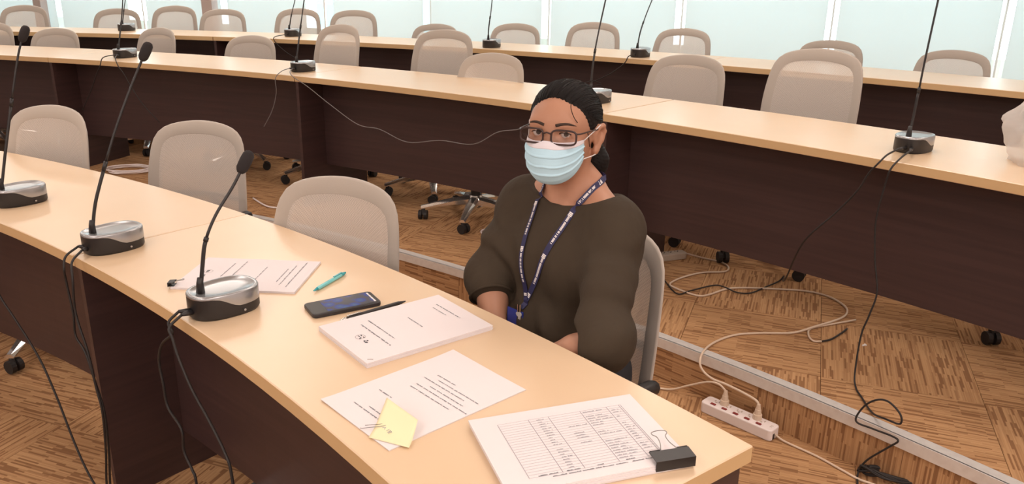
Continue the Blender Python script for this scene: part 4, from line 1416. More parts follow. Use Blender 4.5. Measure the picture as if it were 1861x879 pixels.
class Field:
    def __init__(self, xs, ys, zs):
        self.a = [np.asarray(q, np.float32) for q in (xs, ys, zs)]
        self.V = np.full([len(q) for q in self.a], 0.08, np.float32)

    def sub(self, lo, hi):
        sl = []
        for ax, l, h in zip(self.a, lo, hi):
            i0, i1 = np.searchsorted(ax, l), np.searchsorted(ax, h)
            sl.append(slice(max(0, i0 - 1), min(len(ax), i1 + 1)))
        if any(s.stop - s.start < 1 for s in sl): return None, None
        g = np.meshgrid(*[ax[s] for ax, s in zip(self.a, sl)], indexing='ij')
        return tuple(sl), np.stack(g, -1)

    def union(self, fn, lo, hi, k):
        m_ = 0.05
        sl, P = self.sub(np.array(lo) - m_, np.array(hi) + m_)
        if sl is None: return
        self.V[sl] = smin(self.V[sl], fn(P).astype(np.float32), k)

    def cut(self, fn, lo, hi, k):
        sl, P = self.sub(lo, hi)
        if sl is None: return
        self.V[sl] = -smin(-self.V[sl], fn(P).astype(np.float32), k)

    def mesh(self, name, smooth_iter=2):
        V = self.V
        s = V < 0
        nx, ny, nz = V.shape
        c = [(i, j, k) for i in (0, 1) for j in (0, 1) for k in (0, 1)]
        blk = lambda A, o: A[o[0]:nx - 1 + o[0], o[1]:ny - 1 + o[1], o[2]:nz - 1 + o[2]]
        anyn = np.zeros((nx - 1, ny - 1, nz - 1), bool)
        alln = np.ones_like(anyn)
        for o in c:
            b = blk(s, o)
            anyn |= b
            alln &= b
        act = anyn & ~alln
        I = np.argwhere(act)
        idx = np.full(act.shape, -1, np.int32)
        idx[act] = np.arange(len(I))
        acc = np.zeros((len(I), 3))
        cnt = np.zeros(len(I))
        X = [q.astype(float) for q in self.a]
        for ax in range(3):
            for o in c:
                if o[ax]: continue
                e = list(o); e[ax] = 1
                A = I + np.array(o); B = I + np.array(e)
                va, vb = V[A[:, 0], A[:, 1], A[:, 2]], V[B[:, 0], B[:, 1], B[:, 2]]
                h = (va < 0) != (vb < 0)
                t_ = np.where(h, va / np.where(h, va - vb, 1), 0)
                for d in range(3):
                    pa, pb = X[d][A[:, d]], X[d][B[:, d]]
                    acc[:, d] += np.where(h, pa + (pb - pa) * t_, 0)
                cnt += h
        P = acc / np.maximum(cnt, 1)[:, None]
        F = []
        for ax in range(3):
            o1, o2 = [d for d in range(3) if d != ax]
            sh = [slice(1, -1)] * 3
            a0_, a1_ = [slice(1, n_ - 1) for n_ in V.shape], [slice(1, n_ - 1) for n_ in V.shape]
            a0_[ax], a1_[ax] = slice(0, V.shape[ax] - 1), slice(1, V.shape[ax])
            E_ = s[tuple(a0_)] != s[tuple(a1_)]
            Q = np.argwhere(E_)
            off = np.array([1, 1, 1]); off[ax] = 0
            Q = Q + off
            def cell(d1, d2):
                q = Q.copy(); q[:, o1] -= d1; q[:, o2] -= d2
                return idx[q[:, 0], q[:, 1], q[:, 2]]
            f_ = np.stack([cell(0, 0), cell(1, 0), cell(1, 1), cell(0, 1)], 1)
            inside = s[Q[:, 0], Q[:, 1], Q[:, 2]]
            flip = inside if ax != 1 else ~inside
            f_[flip] = f_[flip][:, ::-1]
            F.append(f_)
        F = np.concatenate(F)
        F = F[(F >= 0).all(1)]
        for _ in range(smooth_iter):
            sm = np.zeros_like(P); w = np.zeros(len(P))
            for a_, b_ in ((0, 1), (1, 2), (2, 3), (3, 0)):
                np.add.at(sm, F[:, a_], P[F[:, b_]]); np.add.at(sm, F[:, b_], P[F[:, a_]])
                np.add.at(w, F[:, a_], 1); np.add.at(w, F[:, b_], 1)
            P = P * 0.5 + 0.5 * sm / np.maximum(w, 1)[:, None]
        me = bpy.data.meshes.new(name)
        me.vertices.add(len(P)); me.vertices.foreach_set('co', P.astype(np.float32).ravel())
        me.loops.add(len(F) * 4); me.loops.foreach_set('vertex_index', F.ravel().astype(np.int32))
        me.polygons.add(len(F))
        me.polygons.foreach_set('loop_start', np.arange(0, len(F) * 4, 4, dtype=np.int32))
        me.polygons.foreach_set('use_smooth', np.ones(len(F), bool))
        me.update(calc_edges=True)
        bm = bmesh.new(); bm.from_mesh(me)
        bmesh.ops.recalc_face_normals(bm, faces=bm.faces)
        bm.to_mesh(me); bm.free()
        return me


def smin(a, b, k):
    if k <= 0: return np.minimum(a, b)
    h = np.clip(0.5 + 0.5 * (b - a) / k, 0, 1)
    return b + (a - b) * h - k * h * (1 - h)


def cone(a, b, r1, r2):
    a, b = np.array(a, float), np.array(b, float)
    ba = b - a
    L2 = ba @ ba
    def f(P):
        pa = P - a
        h = np.clip((pa @ ba) / L2, 0, 1)
        return np.linalg.norm(pa - h[..., None] * ba, axis=-1) - (r1 + (r2 - r1) * h)
    f.lo = np.minimum(a, b) - max(r1, r2); f.hi = np.maximum(a, b) + max(r1, r2)
    return f


def ell(c, r, Mx=None, off=0.0):
    """Mx: columns are the local axes in world"""
    c, r = np.array(c, float), np.array(r, float)
    Mx = np.eye(3) if Mx is None else Mx
    def f(P):
        q = (P - c) @ Mx
        k0 = np.linalg.norm(q / r, axis=-1)
        k1 = np.linalg.norm(q / (r * r), axis=-1)
        return k0 * (k0 - 1.0) / np.maximum(k1, 1e-9) - off
    f.lo = c - r.max() - off; f.hi = c + r.max() + off
    return f


S_ = np.array([0.14, 1.80, 0.965])
F_ = nrm([-0.70, -0.714, 0])
L_ = np.array([-F_[1], F_[0], 0])           # her left
U_ = np.array([0, 0, 1.0])
TM = np.stack([L_, F_, U_], 1)
T = lambda l, f, z: S_ * [1, 1, 0] + L_ * l + F_ * f + U_ * z
HC = np.array([0.1126, 1.786, 1.13])
HF0 = nrm([-0.375, -0.927, 0])
HX = np.array([-HF0[1], HF0[0], 0])
HF = nrm(HF0 + np.array([0, 0, 0.03]))
HZ = np.cross(HX, HF) * 1.0
if HZ[2] < 0: HZ = -HZ
HM = np.stack([HX, HF, HZ], 1)
Hp = lambda x, y, z: HC + HX * x + HF * y + HZ * z
hell = lambda c, r: ell(Hp(*c), r, HM)
hcone = lambda a, b, r1, r2: cone(Hp(*a), Hp(*b), r1, r2)

EYE = [(-0.0315, 0.0790, 0.0095), (0.0315, 0.0790, 0.0095)]
head_prims = [(hell((0, -0.008, 0.032), (0.0715, 0.094, 0.0775)), .0),
              (hell((0, 0.026, -0.022), (0.062, 0.068, 0.082)), .03),
              (hell((0, 0.058, -0.085), (0.030, 0.026, 0.022)), .03),
              (hell((0, 0.050, 0.030), (0.056, 0.046, 0.042)), .02),
              (hcone((-0.040, 0.074, 0.030), (0.040, 0.074, 0.030), 0.012, 0.012), .012),
              (hcone((0, 0.086, 0.016), (0, 0.107, -0.030), 0.0075, 0.0125), .010),
              (hell((-0.012, 0.098, -0.033), (0.009, 0.011, 0.008)), .006), (hell((0.012, 0.098, -0.033), (0.009, 0.011, 0.008)), .006),
              (hell((0, 0.088, -0.058), (0.022, 0.010, 0.009)), .010),
              (hell((-0.040, 0.062, -0.022), (0.022, 0.022, 0.020)), .02), (hell((0.040, 0.062, -0.022), (0.022, 0.022, 0.020)), .02)]
for s_ in (-1, 1):                           # ears: rim, lobe, root
    ear = [(s_ * 0.073, 0.004, 0.006), (s_ * 0.081, -0.004, 0.018), (s_ * 0.085, -0.018, 0.020), (s_ * 0.086, -0.026, 0.006), (s_ * 0.083, -0.021, -0.012), (s_ * 0.077, -0.009, -0.030), (s_ * 0.074, 0.000, -0.036)]
    for a_, b_ in zip(ear[:-1], ear[1:]): head_prims.append((hcone(a_, b_, 0.0052, 0.0052), .004))
    head_prims.append((hell((s_ * 0.074, -0.010, -0.004), (0.006, 0.019, 0.026)), .008))
    head_prims.append((hell((s_ * 0.0755, -0.003, -0.034), (0.006, 0.009, 0.009)), .006))


def head_sdf(P):
    d = None
    for fn, k in head_prims:
        v = fn(P)
        d = v if d is None else smin(d, v, k)
    for e in EYE:
        sock = hell((e[0], e[1] + 0.014, e[2]), (0.017, 0.012, 0.010))
        d = -smin(-d, sock(P), 0.008)
        lid = hell((e[0], e[1] - 0.001, e[2]), (0.0155, 0.0135, 0.0125))
        d = smin(d, lid(P), 0.005)
        slit = hell((e[0], e[1] + 0.014, e[2] - 0.0005), (0.0125, 0.012, 0.0034))
        d = -smin(-d, slit(P), 0.0015)
    return d


head_sdf.lo = HC - 0.14
head_sdf.hi = HC + 0.14

LSH, RSH = S_ + L_ * 0.122 + [0, 0, -0.036], S_ - L_ * 0.142 + [0, 0, -0.034]
LEL, REL = np.array([0.192, 1.505, 0.748]), np.array([-0.050, 1.835, 0.755])
LWR, RWR = np.array([0.035, 1.565, 0.655]), np.array([-0.035, 1.715, 0.650])
HIP = T(0, -0.03, 0.545)
KN = [T(0.085, 0.40, 0.545), T(-0.085, 0.40, 0.545)]
HP = [T(0.085, -0.02, 0.535), T(-0.085, -0.02, 0.535)]
AN = [T(0.085, 0.36, 0.085), T(-0.085, 0.36, 0.085)]


def torso_prims(o):
    """trunk, from neck root to hips; o = thickness added for the clothing"""
    E = lambda c, r: ell(T(*c), np.array(r) + o, TM)
    pr = [(E((0, -0.005, 0.60), (0.150, 0.108, 0.10)), 0), (E((0, 0.005, 0.70), (0.138, 0.104, 0.12)), .05),
          (E((0, 0.000, 0.83), (0.152, 0.105, 0.13)), .05), (E((0, -0.012, 0.905), (0.146, 0.076, 0.07)), .04),
          (E((0.066, 0.058, 0.825), (0.070, 0.046, 0.062)), .045), (E((-0.066, 0.058, 0.825), (0.070, 0.046, 0.062)), .045),
          (E((0, 0.050, 0.665), (0.146, 0.086, 0.085)), .04)]
    pr += [(cone(LSH, RSH, 0.050 + o, 0.050 + o), .03)]
    pr += [(cone(T(0.03, -0.02, 1.005), LSH + (LEL - LSH) * .08, 0.035 + o, 0.044 + o), .04), (cone(T(-0.03, -0.02, 1.005), RSH + (REL - RSH) * .08, 0.035 + o, 0.044 + o), .04)]
    return pr


def fingers(wr, d, up, side):
    """hand resting in the lap: palm plus four curled fingers of unequal length and a thumb from the side of the palm"""
    d, up = nrm(d), nrm(up)
    sd = nrm(np.cross(d, up)) * side
    pr = [(ell(wr + d * 0.048, (0.046, 0.038, 0.016), np.stack([d, sd, up], 1)), .015)]
    for j, (L0_, w) in enumerate(((0.066, -0.030), (0.074, -0.010), (0.069, 0.010), (0.054, 0.028))):
        a_ = wr + d * 0.080 + sd * w
        b_ = a_ + d * L0_ * 0.46 - up * 0.006
        c_ = b_ + d * L0_ * 0.28 - up * 0.016
        e_ = c_ + d * L0_ * 0.12 - up * 0.018
        pr += [(cone(a_, b_, 0.0082, 0.0076), .004), (cone(b_, c_, 0.0076, 0.0070), .002), (cone(c_, e_, 0.0070, 0.0060), .002)]
    a_ = wr + d * 0.022 - sd * 0.032
    b_ = a_ + d * 0.032 - sd * 0.020 - up * 0.004
    c_ = b_ + d * 0.030 - sd * 0.004 - up * 0.006
    pr += [(cone(a_, b_, 0.0105, 0.0095), .008), (cone(b_, c_, 0.0092, 0.0074), .002)]
    return pr


woman = thing('person', 'seated woman in an olive-brown top with blue face mask, glasses and navy lanyard', 'person', (float(S_[0]), float(S_[1]), 0.46), 0)
WO = np.array(woman.location)


def put(name, me, m):
    me.transform(Matrix.Translation(Vector(-WO)))
    return link(name, me, m, woman)


def axis(lo, hi, fine_lo, fine_hi, h1, h0):
    out, x = [], lo
    while x < hi:
        out.append(x)
        x += h1 if fine_lo - 1e-9 <= x < fine_hi else h0
    return np.array(out)


bf = Field(axis(-0.28, 0.42, -0.10, 0.26, 0.0032, 0.006), axis(1.30, 2.10, 1.60, 1.96, 0.0032, 0.006), axis(0.02, 1.28, 0.99, 1.28, 0.003, 0.0062))
for fn, k in torso_prims(0.0): bf.union(fn, fn.lo, fn.hi, k)
nk = cone(T(0, -0.025, 0.965), Hp(0, -0.014, -0.055), 0.053, 0.047)
bf.union(nk, nk.lo, nk.hi, .035)
for s_ in (-1, 1):                           # collar bones and neck cords
    q = cone(T(s_ * 0.018, 0.042, 0.962), T(s_ * 0.12, 0.004, 0.972), 0.007, 0.007); bf.union(q, q.lo, q.hi, .02)
    q = cone(T(s_ * 0.015, 0.034, 0.970), Hp(s_ * 0.05, -0.01, -0.05), 0.010, 0.012); bf.union(q, q.lo, q.hi, .02)
bf.union(head_sdf, head_sdf.lo, head_sdf.hi, .022)
for sh, el_, wr, sd in ((LSH, LEL, LWR, 1), (RSH, REL, RWR, -1)):
    for fn, k in [(cone(sh, el_, 0.046, 0.037), .03), (cone(el_, el_ + (wr - el_) * .35, 0.037, 0.036), .01), (cone(el_ + (wr - el_) * .35, wr, 0.036, 0.025), .01)] + fingers(wr, nrm(wr - el_) * 0.75 + F_ * 0.35 - U_ * 0.15, U_, sd):
        bf.union(fn, fn.lo, fn.hi, k)
for h_, k_, a_ in zip(HP, KN, AN):
    for fn in (cone(h_, k_, 0.070, 0.050), cone(k_, a_, 0.048, 0.032), cone(a_, a_ + F_ * 0.12 - U_ * 0.045, 0.032, 0.022)): bf.union(fn, fn.lo, fn.hi, .02)
put('body', bf.mesh('body', 2), 'skin')

# shirt -----------------------------------------------------------------
sh_prims = torso_prims(0.010)
cuffs = []
for sh, el_, wr, fr in ((LSH, LEL, LWR, 0.14), (RSH, REL, RWR, 0.30)):
    d = nrm(wr - el_)
    cu = el_ + (wr - el_) * fr
    def trimmed(c, cu=cu, d=d):          # sleeve that ends in a clean cuff
        def f(P): return np.maximum(c(P), (P - cu) @ d)
        f.lo, f.hi = c.lo, c.hi
        return f
    sh_prims += [(cone(sh, sh + (el_ - sh) * .5, 0.051, 0.058), .055), (trimmed(cone(sh + (el_ - sh) * .5, el_, 0.058, 0.061)), .02), (trimmed(cone(el_, cu + d * .03, 0.060, 0.054)), .012)]
    cuffs.append((cu, d))


def folds(P):
    """soft folds of the cloth: along the sleeves and across the waist"""
    l = (P - S_) @ L_; f = (P - S_) @ F_; z = P[..., 2]
    w = 0.0048 * np.sin(46 * z + 20 * l + 5 * np.sin(15 * l)) * np.clip((0.80 - z) / 0.1, 0, 1)
    w += 0.0052 * np.sin(60 * (z * 0.6 + l * 0.8) + 4 * np.sin(20 * z)) * np.clip((np.abs(l) - 0.11) / 0.05, 0, 1)
    w += 0.0036 * np.sin(75 * l + 9 * z) * np.clip((0.93 - z) / 0.1, 0, 1) * np.clip((0.14 - np.abs(l)) / .05, 0, 1)
    w = w * np.clip((0.945 - z) / 0.09, 0, 1)
    for el_, ax in ((LEL, LWR), (REL, RWR)):
        r = np.linalg.norm(P - el_, axis=-1)
        w += 0.0095 * np.sin(r * 120 + 14 * l) * np.exp(-(r / 0.10) ** 2)
    return w


def shirt_raw(P):
    d = None
    for fn, k in sh_prims:
        v = fn(P)
        d = v if d is None else smin(d, v, k)
    return d + folds(P)


sf = Field(np.arange(-0.20, 0.36, 0.0036), np.arange(1.38, 2.06, 0.0036), np.arange(0.54, 1.05, 0.0036))
for fn, k in sh_prims: sf.union(fn, fn.lo, fn.hi, k)
sl, P = sf.sub((-9, -9, -9), (9, 9, 9))
sf.V += folds(P).astype(np.float32)
neck_c = T(0, -0.005, 0.0)


def neckhole(P):                             # boat neckline: wide oval, rising to the shoulders
    l = (P - neck_c) @ L_; f = (P - neck_c) @ F_
    return 0.970 + 2.2 * l * l + 0.25 * np.maximum(0, -f - 0.02) - P[..., 2]


sf.V = np.maximum(sf.V, -neckhole(P).astype(np.float32))
put('shirt', sf.mesh('shirt', 3), 'shirt')
for cu, d in cuffs:                          # turned cuff edge
    a_ = nrm(np.cross(d, U_)); b_ = np.cross(d, a_)
    ringp = [tuple(cu - d * 0.004 + (a_ * math.cos(q) + b_ * math.sin(q)) * (0.0525 + 0.0015 * math.sin(3 * q)) - WO) for q in np.linspace(0, 2 * math.pi, 37)]
    m = MB(); m.tube(ringp, 0.0042, 8, cap=False); m.build('cuff', 'shirt', woman, smooth=True)

tf = Field(np.arange(-0.32, 0.40, 0.008), np.arange(1.36, 2.05, 0.008), np.arange(0.03, 0.68, 0.008))
q = ell(T(0, -0.01, 0.57), (0.165, 0.12, 0.085), TM); tf.union(q, q.lo, q.hi, .03)
for h_, k_, a_ in zip(HP, KN, AN):
    for fn in (cone(h_, k_, 0.082, 0.062), cone(k_, a_, 0.060, 0.050)): tf.union(fn, fn.lo, fn.hi, .02)
put('trousers', tf.mesh('trousers', 2), 'trousers')
for a_ in AN:
    xf = Field(np.arange(a_[0] - .2, a_[0] + .2, 0.007), np.arange(a_[1] - .2, a_[1] + .2, 0.007), np.arange(-.02, .14, 0.007))
    for fn in (cone(a_ * [1, 1, 0] - F_ * 0.03 + U_ * 0.040, a_ * [1, 1, 0] + F_ * 0.14 + U_ * 0.034, 0.036, 0.030), cone(a_ * [1, 1, 0] - F_ * .02 + U_ * .05, a_ * [1, 1, 0] - F_ * .01 + U_ * .075, .038, .036)): xf.union(fn, fn.lo, fn.hi, .02)
    sl, P2 = xf.sub((-9, -9, -9), (9, 9, 9))
    xf.V = np.maximum(xf.V, (0.008 - P2[..., 2]).astype(np.float32))
    put('shoe', xf.mesh('shoe', 1), 'black')

# hair ------------------------------------------------------------------
hf = Field(np.arange(HC[0] - .16, HC[0] + .16, .0032), np.arange(HC[1] - .15, HC[1] + .17, .0032), np.arange(HC[2] - .2, HC[2] + .15, .0032))
hp = [(hell((0, -0.014, 0.0345), (0.0775, 0.099, 0.0815)), .0), (hell((0, -0.045, -0.015), (0.066, 0.060, 0.062)), .03),
      (hcone((0.020, -0.085, -0.030), (0.046, -0.088, -0.075), 0.036, 0.034), .025), (hcone((0.046, -0.088, -0.075), (0.052, -0.080, -0.135), 0.032, 0.018), .02)]
for fn, k in hp: hf.union(fn, fn.lo, fn.hi, k)
sl, P = hf.sub((-9, -9, -9), (9, 9, 9))
q = (P - HC) @ HM
lx_, ly_, lz_ = q[..., 0], q[..., 1], q[..., 2]
face = ell(Hp(-0.006, 0.128, 0.000), (0.070, 0.100, 0.106), HM)(P)
face2 = ell(Hp(0, 0.072, -0.050), (0.115, 0.066, 0.052), HM)(P)      # cheeks and the front of the ears
earh = np.minimum(ell(Hp(-0.085, -0.008, -0.012), (0.020, 0.024, 0.033), HM)(P), ell(Hp(0.085, -0.008, -0.012), (0.020, 0.024, 0.033), HM)(P))
hole = smin(smin(face, face2, .012), earh, .006)
comb_ = 0.0011 * np.sin(np.arctan2(lx_, lz_ + 0.03) * 75 + 22 * ly_) + 0.0007 * np.sin(np.arctan2(lx_, lz_ + 0.03) * 140 - 30 * ly_)
hf.V = -smin(-(hf.V + comb_.astype(np.float32)), hole.astype(np.float32), .004)
hair = put('hair', hf.mesh('hair', 1), 'hair')
m = MB()                                     # combed strands from the hairline back to the knot
hc_, hr_ = np.array([0, -0.014, 0.0345]), np.array([0.0775, 0.099, 0.0815])
for k in range(230):
    az = rng.uniform(-1.45, 1.45)            # where on the hairline: 0 = middle of the forehead
    st = np.array([math.sin(az) * 0.86, math.cos(az) * 0.80, 0.62 - 0.62 * abs(math.sin(az)) ** 2.2 + rng.uniform(-.05, .05)])
    st /= np.linalg.norm(st)
    en = nrm([0.18 + rng.uniform(-.1, .1), -0.93, -0.42 + rng.uniform(-.1, .1)])
    mid = nrm(st + en + np.array([0.25 * math.sin(az), 0, 0.75 * abs(math.cos(az)) + .25]))
    lift = rng.uniform(0.997, 1.016)
    pts_ = []
    for q in np.linspace(0.0, 0.95, 11):
        d_ = st * (1 - q) ** 2 + mid * 2 * q * (1 - q) + en * q * q
        d_ = d_ / np.linalg.norm(d_) * (lift + 0.008 * math.sin(q * 6 + k) + (0.012 * (0.15 - q) if q < .15 else 0) * -1)
        pts_.append(Hp(*(hc_ + d_ * hr_)) - WO)
    m.tube([tuple(p) for p in pts_], [0.0005] + [0.0011] * 9 + [0.0006], 4)
m.build('combed_strands', 'hair', hair)['kind'] = 'stuff'
m = MB()
for wz in ([(0.040, 0.082, 0.082), (0.043, 0.090, 0.066), (0.049, 0.086, 0.048), (0.055, 0.078, 0.036)], [(-0.030, 0.086, 0.084), (-0.046, 0.080, 0.070), (-0.055, 0.070, 0.050)],
           [(0.06, 0.01, 0.105), (0.069, -0.02, 0.108), (0.074, -0.05, 0.098)], [(0.05, 0.03, 0.115), (0.062, 0.0, 0.118), (0.070, -0.03, 0.110)],
           [(0.064, 0.040, 0.02), (0.068, 0.034, 0.0), (0.069, 0.026, -0.022)]):
    m.tube([tuple(p - WO) for p in catmull([Hp(*w) for w in wz], 5)], 0.0009, 5)
m.build('loose_strands', 'hair', hair)

# eyes, brows -------------------------------------------------------------
gaze = nrm(np.array([0, 0, CAMZ]) - HC)
for e in EYE:
    c = Hp(*e)
    me = bpy.data.meshes.new('eyeball')
    bm = bmesh.new(); bmesh.ops.create_uvsphere(bm, u_segments=20, v_segments=14, radius=0.0122); bm.to_mesh(me); bm.free()
    for p in me.polygons: p.use_smooth = True
    eo = link('eyeball', me, 'eye', woman, tuple(c - WO))
    z_ = Vector(gaze)
    m = MB(); m.tube([tuple(z_ * 0.0108), tuple(z_ * 0.0124)], [0.0055, 0.0048], 18); m.build('iris', 'iris', eo)


def face_y(x, z):                            # front of the face at local x, z
    y = np.linspace(0.14, 0.0, 281)
    P = np.array([Hp(x, yy, z) for yy in y])
    d = head_sdf(P)
    i = int(np.argmax(d < 0))
    return y[i] if d[i] < 0 else 0.06


for s_ in (-1, 1):
    pts_, rs_ = [], []
    for k in range(9):
        u = k / 8
        x_, z_ = s_ * (0.013 + 0.040 * u), 0.0285 + 0.0065 * math.sin(u * 2.5) - 0.004 * u
        pts_.append(tuple(Hp(x_, face_y(x_, z_) - 0.0005, z_) - WO)); rs_.append(0.0029 * (1 - u) ** 0.4 + 0.0006)
    m = MB(); m.tube(pts_, rs_, 8); m.build('eyebrow', 'brow', woman, smooth=True)
    pts_ = []
    for k in range(9):
        u = -1 + k / 4
        x_, z_ = s_ * 0.0315 + u * 0.0135, 0.0095 + 0.0036 * (1 - u * u) ** 0.5 + 0.0004
        pts_.append(tuple(Hp(x_, face_y(x_, z_ + .001) + 0.0005, z_) - WO))
    m = MB(); m.tube(pts_, 0.0010, 6); m.build('eyelashes', 'hair', woman, smooth=True)

# glasses -------------------------------------------------------------------
gl = None
m = MB()
GZ = 0.0065
for s_ in (-1, 1):
    pts_ = []
    for k in range(33):
        th = 2 * math.pi * k / 32
        c, s = math.cos(th), math.sin(th)
        q = (abs(c) ** 4 + abs(s) ** 4) ** (-1 / 4)
        x_, z_ = s_ * 0.0360 + 0.0268 * c * q, GZ + 0.0150 * s * q * (1 - 0.06 * c * s_ * 0)
        pts_.append(tuple(Hp(x_, 0.1125 - 0.006 * (x_ / 0.06) ** 2 - 0.003 * s * 0.3, z_) - WO))
    m.tube(pts_, 0.0022, 8, cap=False)
    m.tube([tuple(Hp(s_ * 0.0625, 0.105, GZ + 0.009) - WO), tuple(Hp(s_ * 0.068, 0.100, GZ + 0.009) - WO), tuple(Hp(s_ * 0.071, 0.085, GZ + 0.009) - WO), tuple(Hp(s_ * 0.077, 0.02, GZ + 0.008) - WO), tuple(Hp(s_ * 0.082, -0.012, GZ + 0.006) - WO)], 0.0017, 8)
m.tube([tuple(Hp(-0.010, 0.112, GZ + 0.006) - WO), tuple(Hp(0, 0.1145, GZ + 0.009) - WO), tuple(Hp(0.010, 0.112, GZ + 0.006) - WO)], 0.0018, 8)
gl = m.build('glasses', 'glasses', woman, smooth=True)
for s_ in (-1, 1):
    vs = []
    for k in range(32):
        th = 2 * math.pi * k / 32
        c, s = math.cos(th), math.sin(th)
        q = (abs(c) ** 4 + abs(s) ** 4) ** (-1 / 4)
        x_, z_ = s_ * 0.0360 + 0.0262 * c * q, GZ + 0.0146 * s * q
        vs.append(Hp(x_, 0.1120 - 0.006 * (x_ / 0.06) ** 2, z_) - WO)
    link('lens', mesh_pd('lens', vs, [tuple(range(32))]), 'lens', gl)


# mask ---------------------------------------------------------------------------
def mask_pt(u, v):
    a_ = u * RAD(78)
    yF = np.interp(v, [0, .10, .28, .5, .75, .9, 1.0], [0.114, 0.121, 0.128, 0.128, 0.121, 0.108, 0.092])
    zt = -0.006 + 0.003 * u * u + 0.003 * math.exp(-(u * 5) ** 2)
    zb = -0.100 + 0.052 * abs(u) ** 2.2
    wd = 0.0660 - 0.004 * abs(v - .3)
    ys = 0.030
    tri = 0.0
    for q, am in ((0.34, .0030), (0.56, .0034), (0.76, .0030)):
        dv = v - q - 0.05 * (abs(u)) * (1 if q > .5 else -.4)
        tri += am * max(0, 1 - abs(dv) / 0.05) * (1.0 if dv < 0 else max(0, 1 - dv / 0.012))
    c = math.cos(a_)
    y = ys + (yF - ys) * (abs(c) ** 0.85)
    return Hp(wd * math.sin(a_) + tri * math.sin(a_), y + tri * c, zt + (zb - zt) * v)


def mask_grid(v0, v1, nv, nu=44):
    vs, fs = [], []
    for j in range(nv + 1):
        for i in range(nu + 1):
            vs.append(mask_pt(-1 + 2 * i / nu, v0 + (v1 - v0) * j / nv) - WO)
    for j in range(nv):
        for i in range(nu):
            k = j * (nu + 1) + i
            fs.append((k, k + 1, k + nu + 2, k + nu + 1))
    return vs, fs


vs, fs = mask_grid(0.16, 1.0, 60)
mk = link('face_mask', mesh_pd('face_mask', vs, fs, True, False), 'mask', woman)
mk.modifiers.new('thickness', 'SOLIDIFY').thickness = 0.0012
vs, fs = mask_grid(0.0, 0.16, 8)
tb = link('mask_top_band', mesh_pd('mask_top_band', vs, fs, True, False), 'maskwhite', mk)
tb['label'] = 'white band along the top of the mask'
tb.modifiers.new('thickness', 'SOLIDIFY').thickness = 0.0014
for s_ in (-1, 1):
    e0, e1 = mask_pt(s_ * .99, 0.06), mask_pt(s_ * .99, 0.95)
    m = MB()
    m.tube([tuple(p - WO) for p in catmull([e0, Hp(s_ * 0.079, 0.012, 0.016), Hp(s_ * 0.083, -0.004, 0.022), Hp(s_ * 0.080, -0.026, 0.012), Hp(s_ * 0.077, -0.026, -0.014), Hp(s_ * 0.0775, -0.004, -0.040), e1], 6)], 0.0013, 6)
    m.build('ear_loop', 'white', mk, smooth=True)

# lanyard, key, card --------------------------------------------------------------
def drape(l, z, lift=0.0025):                # point on the front of the clothed torso
    f_ = np.linspace(0.20, -0.12, 400)
    P = np.array([T(l, q_, z) for q_ in f_])
    d = np.minimum(shirt_raw(P), nk(P) - 0.001)
    i = int(np.argmax(d < lift))
    return P[i]


_t0 = torso_prims(0.0)


def outer(P):                                # skin inside the neckline, cloth outside it
    d = None
    for fn, k in _t0:
        v = fn(P)
        d = v if d is None else smin(d, v, k)
    d = smin(d, nk(P), .035)
    return np.where(neckhole(P) < 0, np.minimum(d, head_sdf(P)), np.minimum(shirt_raw(P), nk(P)))


def push(p, gap=0.003, it=25):
    p = np.array(p, float)
    st = np.concatenate([np.zeros((1, 3)), np.eye(3) * 0.001])
    for _ in range(it):
        v = outer(p + st)
        g = v[1:] - v[0]
        n_ = np.linalg.norm(g)
        if n_ < 1e-9: break
        p = p + g / n_ * (gap - v[0]) * 0.8
    return p


JL, JZ = -0.022, 0.748
straps = []
for l0, z0, f0, side in ((0.062, 0.990, 0.008, 1), (-0.058, 0.990, 0.008, -1)):
    pts_ = [push(p) for p in (T(0, -0.085, 1.035), T(side * 0.034, -0.072, 1.034), T(side * 0.056, -0.042, 1.030), T(side * 0.066, -0.016, 1.018))]
    for k in range(0, 13):
        u = k / 12
        pts_.append(drape(l0 + (JL - l0) * u + side * 0.004 * math.sin(u * 3), z0 + (JZ - z0) * u))
    pts_ = catmull(pts_, 3)
    for _ in range(6):
        pts_ = [pts_[0]] + [pts_[i] * .5 + (pts_[i - 1] + pts_[i + 1]) * .25 for i in range(1, len(pts_) - 1)] + [pts_[-1]]
    pts_ = [push(p, 0.0026, 6) if float(outer(p[None])[0]) < 0.0022 else p for p in pts_]
    straps.append(pts_)


def ribbon(mb_, pts_, w, th=0.0011):
    vs, n = [], len(pts_)
    for i, p in enumerate(pts_):
        t_ = nrm(pts_[min(i + 1, n - 1)] - pts_[max(i - 1, 0)])
        out = F_ * 0.8 + nrm(p - T(0, -0.02, p[2])) * 0.5
        out = nrm(out - t_ * (out @ t_))
        sd = np.cross(t_, out)
        for a_, b_ in ((-1, 0), (1, 0), (1, 1), (-1, 1)):
            vs.append(p + sd * w / 2 * a_ + out * th * b_ - WO)
    fs = [(i * 4 + k, i * 4 + (k + 1) % 4, i * 4 + 4 + (k + 1) % 4, i * 4 + 4 + k) for i in range(n - 1) for k in range(4)]
    fs += [(3, 2, 1, 0), (n * 4 - 4, n * 4 - 3, n * 4 - 2, n * 4 - 1)]
    mb_.add(vs, fs)
    return vs


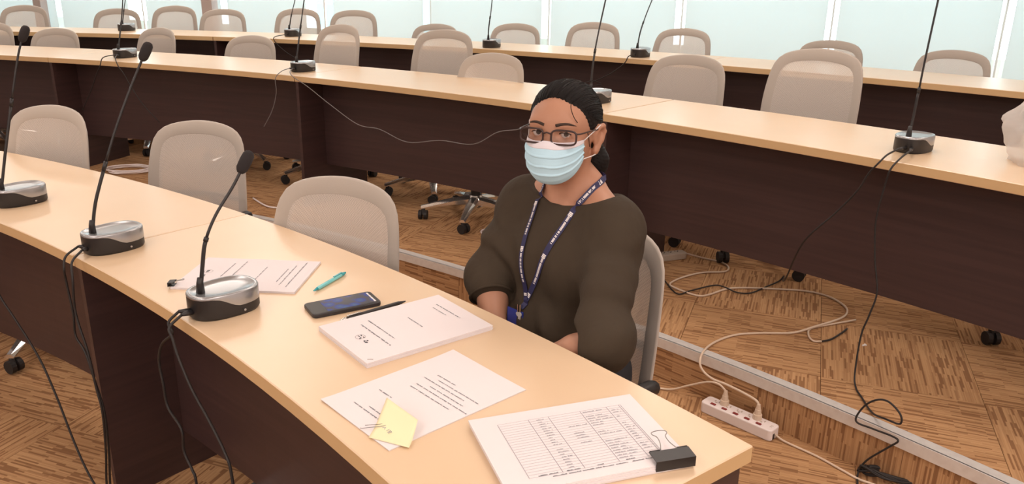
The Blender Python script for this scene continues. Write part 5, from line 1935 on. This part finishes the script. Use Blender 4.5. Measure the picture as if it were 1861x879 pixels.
m = MB()
frames = [ribbon(m, s, 0.0135) for s in straps]
J = straps[0][-1]
tail = [J, J + [0, 0, -0.008], drape(JL - 0.004, JZ - 0.018, .004)]
ribbon(m, tail, 0.013, 0.002)
lan = m.build('lanyard', 'navy', woman)
lan['label'] = 'navy lanyard with white lettering'
m = MB()
for vs in frames:                            # white lettering along the strap: a block mark, then rows of letters
    n = len(vs) // 4
    P3, P2 = np.array(vs[3::4]), np.array(vs[2::4])
    seglen = np.concatenate([[0], np.cumsum(np.linalg.norm(np.diff((P3 + P2) / 2, axis=0), axis=1))])
    def at(s, a_):
        i = min(np.searchsorted(seglen, s, 'right') - 1, n - 2)
        t_ = (s - seglen[i]) / max(1e-6, seglen[i + 1] - seglen[i])
        l3, l2 = P3[i] + (P3[i + 1] - P3[i]) * t_, P2[i] + (P2[i + 1] - P2[i]) * t_
        return l3 + (l2 - l3) * a_ + F_ * 0.0006
    s = 0.09
    while s < seglen[-1] - 0.012:
        ph = (s - 0.09) % 0.112
        if ph < 0.011: w, h0, h1, gap = 0.0028, .14, .86, 0.0008
        elif ph < 0.084: w, h0, h1, gap = random.uniform(.0016, .0024), .30, .70, random.choice((.0006, .0006, .0006, .0026))
        else: w, h0, h1, gap = 0, 0, 0, 0.004
        if w:
            m.add([at(s, h0), at(s + w, h0), at(s + w, h1), at(s, h1)], [(0, 1, 2, 3)])
        s += w + gap
m.build('lettering', 'white', lan)['kind'] = 'stuff'
kp = tail[-1] - WO + F_ * 0.006
m = MB(); m.tube([tuple(kp + U_ * 0.012), tuple(kp - U_ * 0.006)], 0.0048, 8); m.build('clip', 'steel', lan)
m = MB()
kc = kp + U_ * (-0.013)
m.tube([tuple(kc + U_ * (0.016) + L_ * 0.003), tuple(kc + U_ * 0.010 - L_ * 0.004)], 0.0012, 6)
rr = [(0.0075 * math.cos(q) * 1.15, 0.0062 * math.sin(q)) for q in np.linspace(0, 2 * math.pi, 15)[:-1]]
def plate(poly, th, o):
    n = len(poly)
    vs = [tuple(o + L_ * x_ + U_ * z_ + F_ * th * b_) for b_ in (0, 1) for x_, z_ in poly]
    m.add(vs, [tuple(range(n - 1, -1, -1)), tuple(range(n, 2 * n))] + [(i, (i + 1) % n, n + (i + 1) % n, n + i) for i in range(n)])
plate(rr, 0.0022, kc)
plate([(-0.0034, -0.006), (-0.0034, -0.030), (-0.001, -0.033), (0.0015, -0.031), (0.0034, -0.028), (0.0020, -0.025), (0.0034, -0.021), (0.0020, -0.018), (0.0034, -0.014), (0.0034, -0.006)], 0.0022, kc + L_ * .002)
m.build('key', 'keymetal', lan)
m = MB()
plate([(-0.040, 0.006), (0.010, 0.006), (0.010, -0.070), (-0.040, -0.070)], 0.0025, kc - F_ * 0.004)
m.build('card_holder', 'blue', lan)
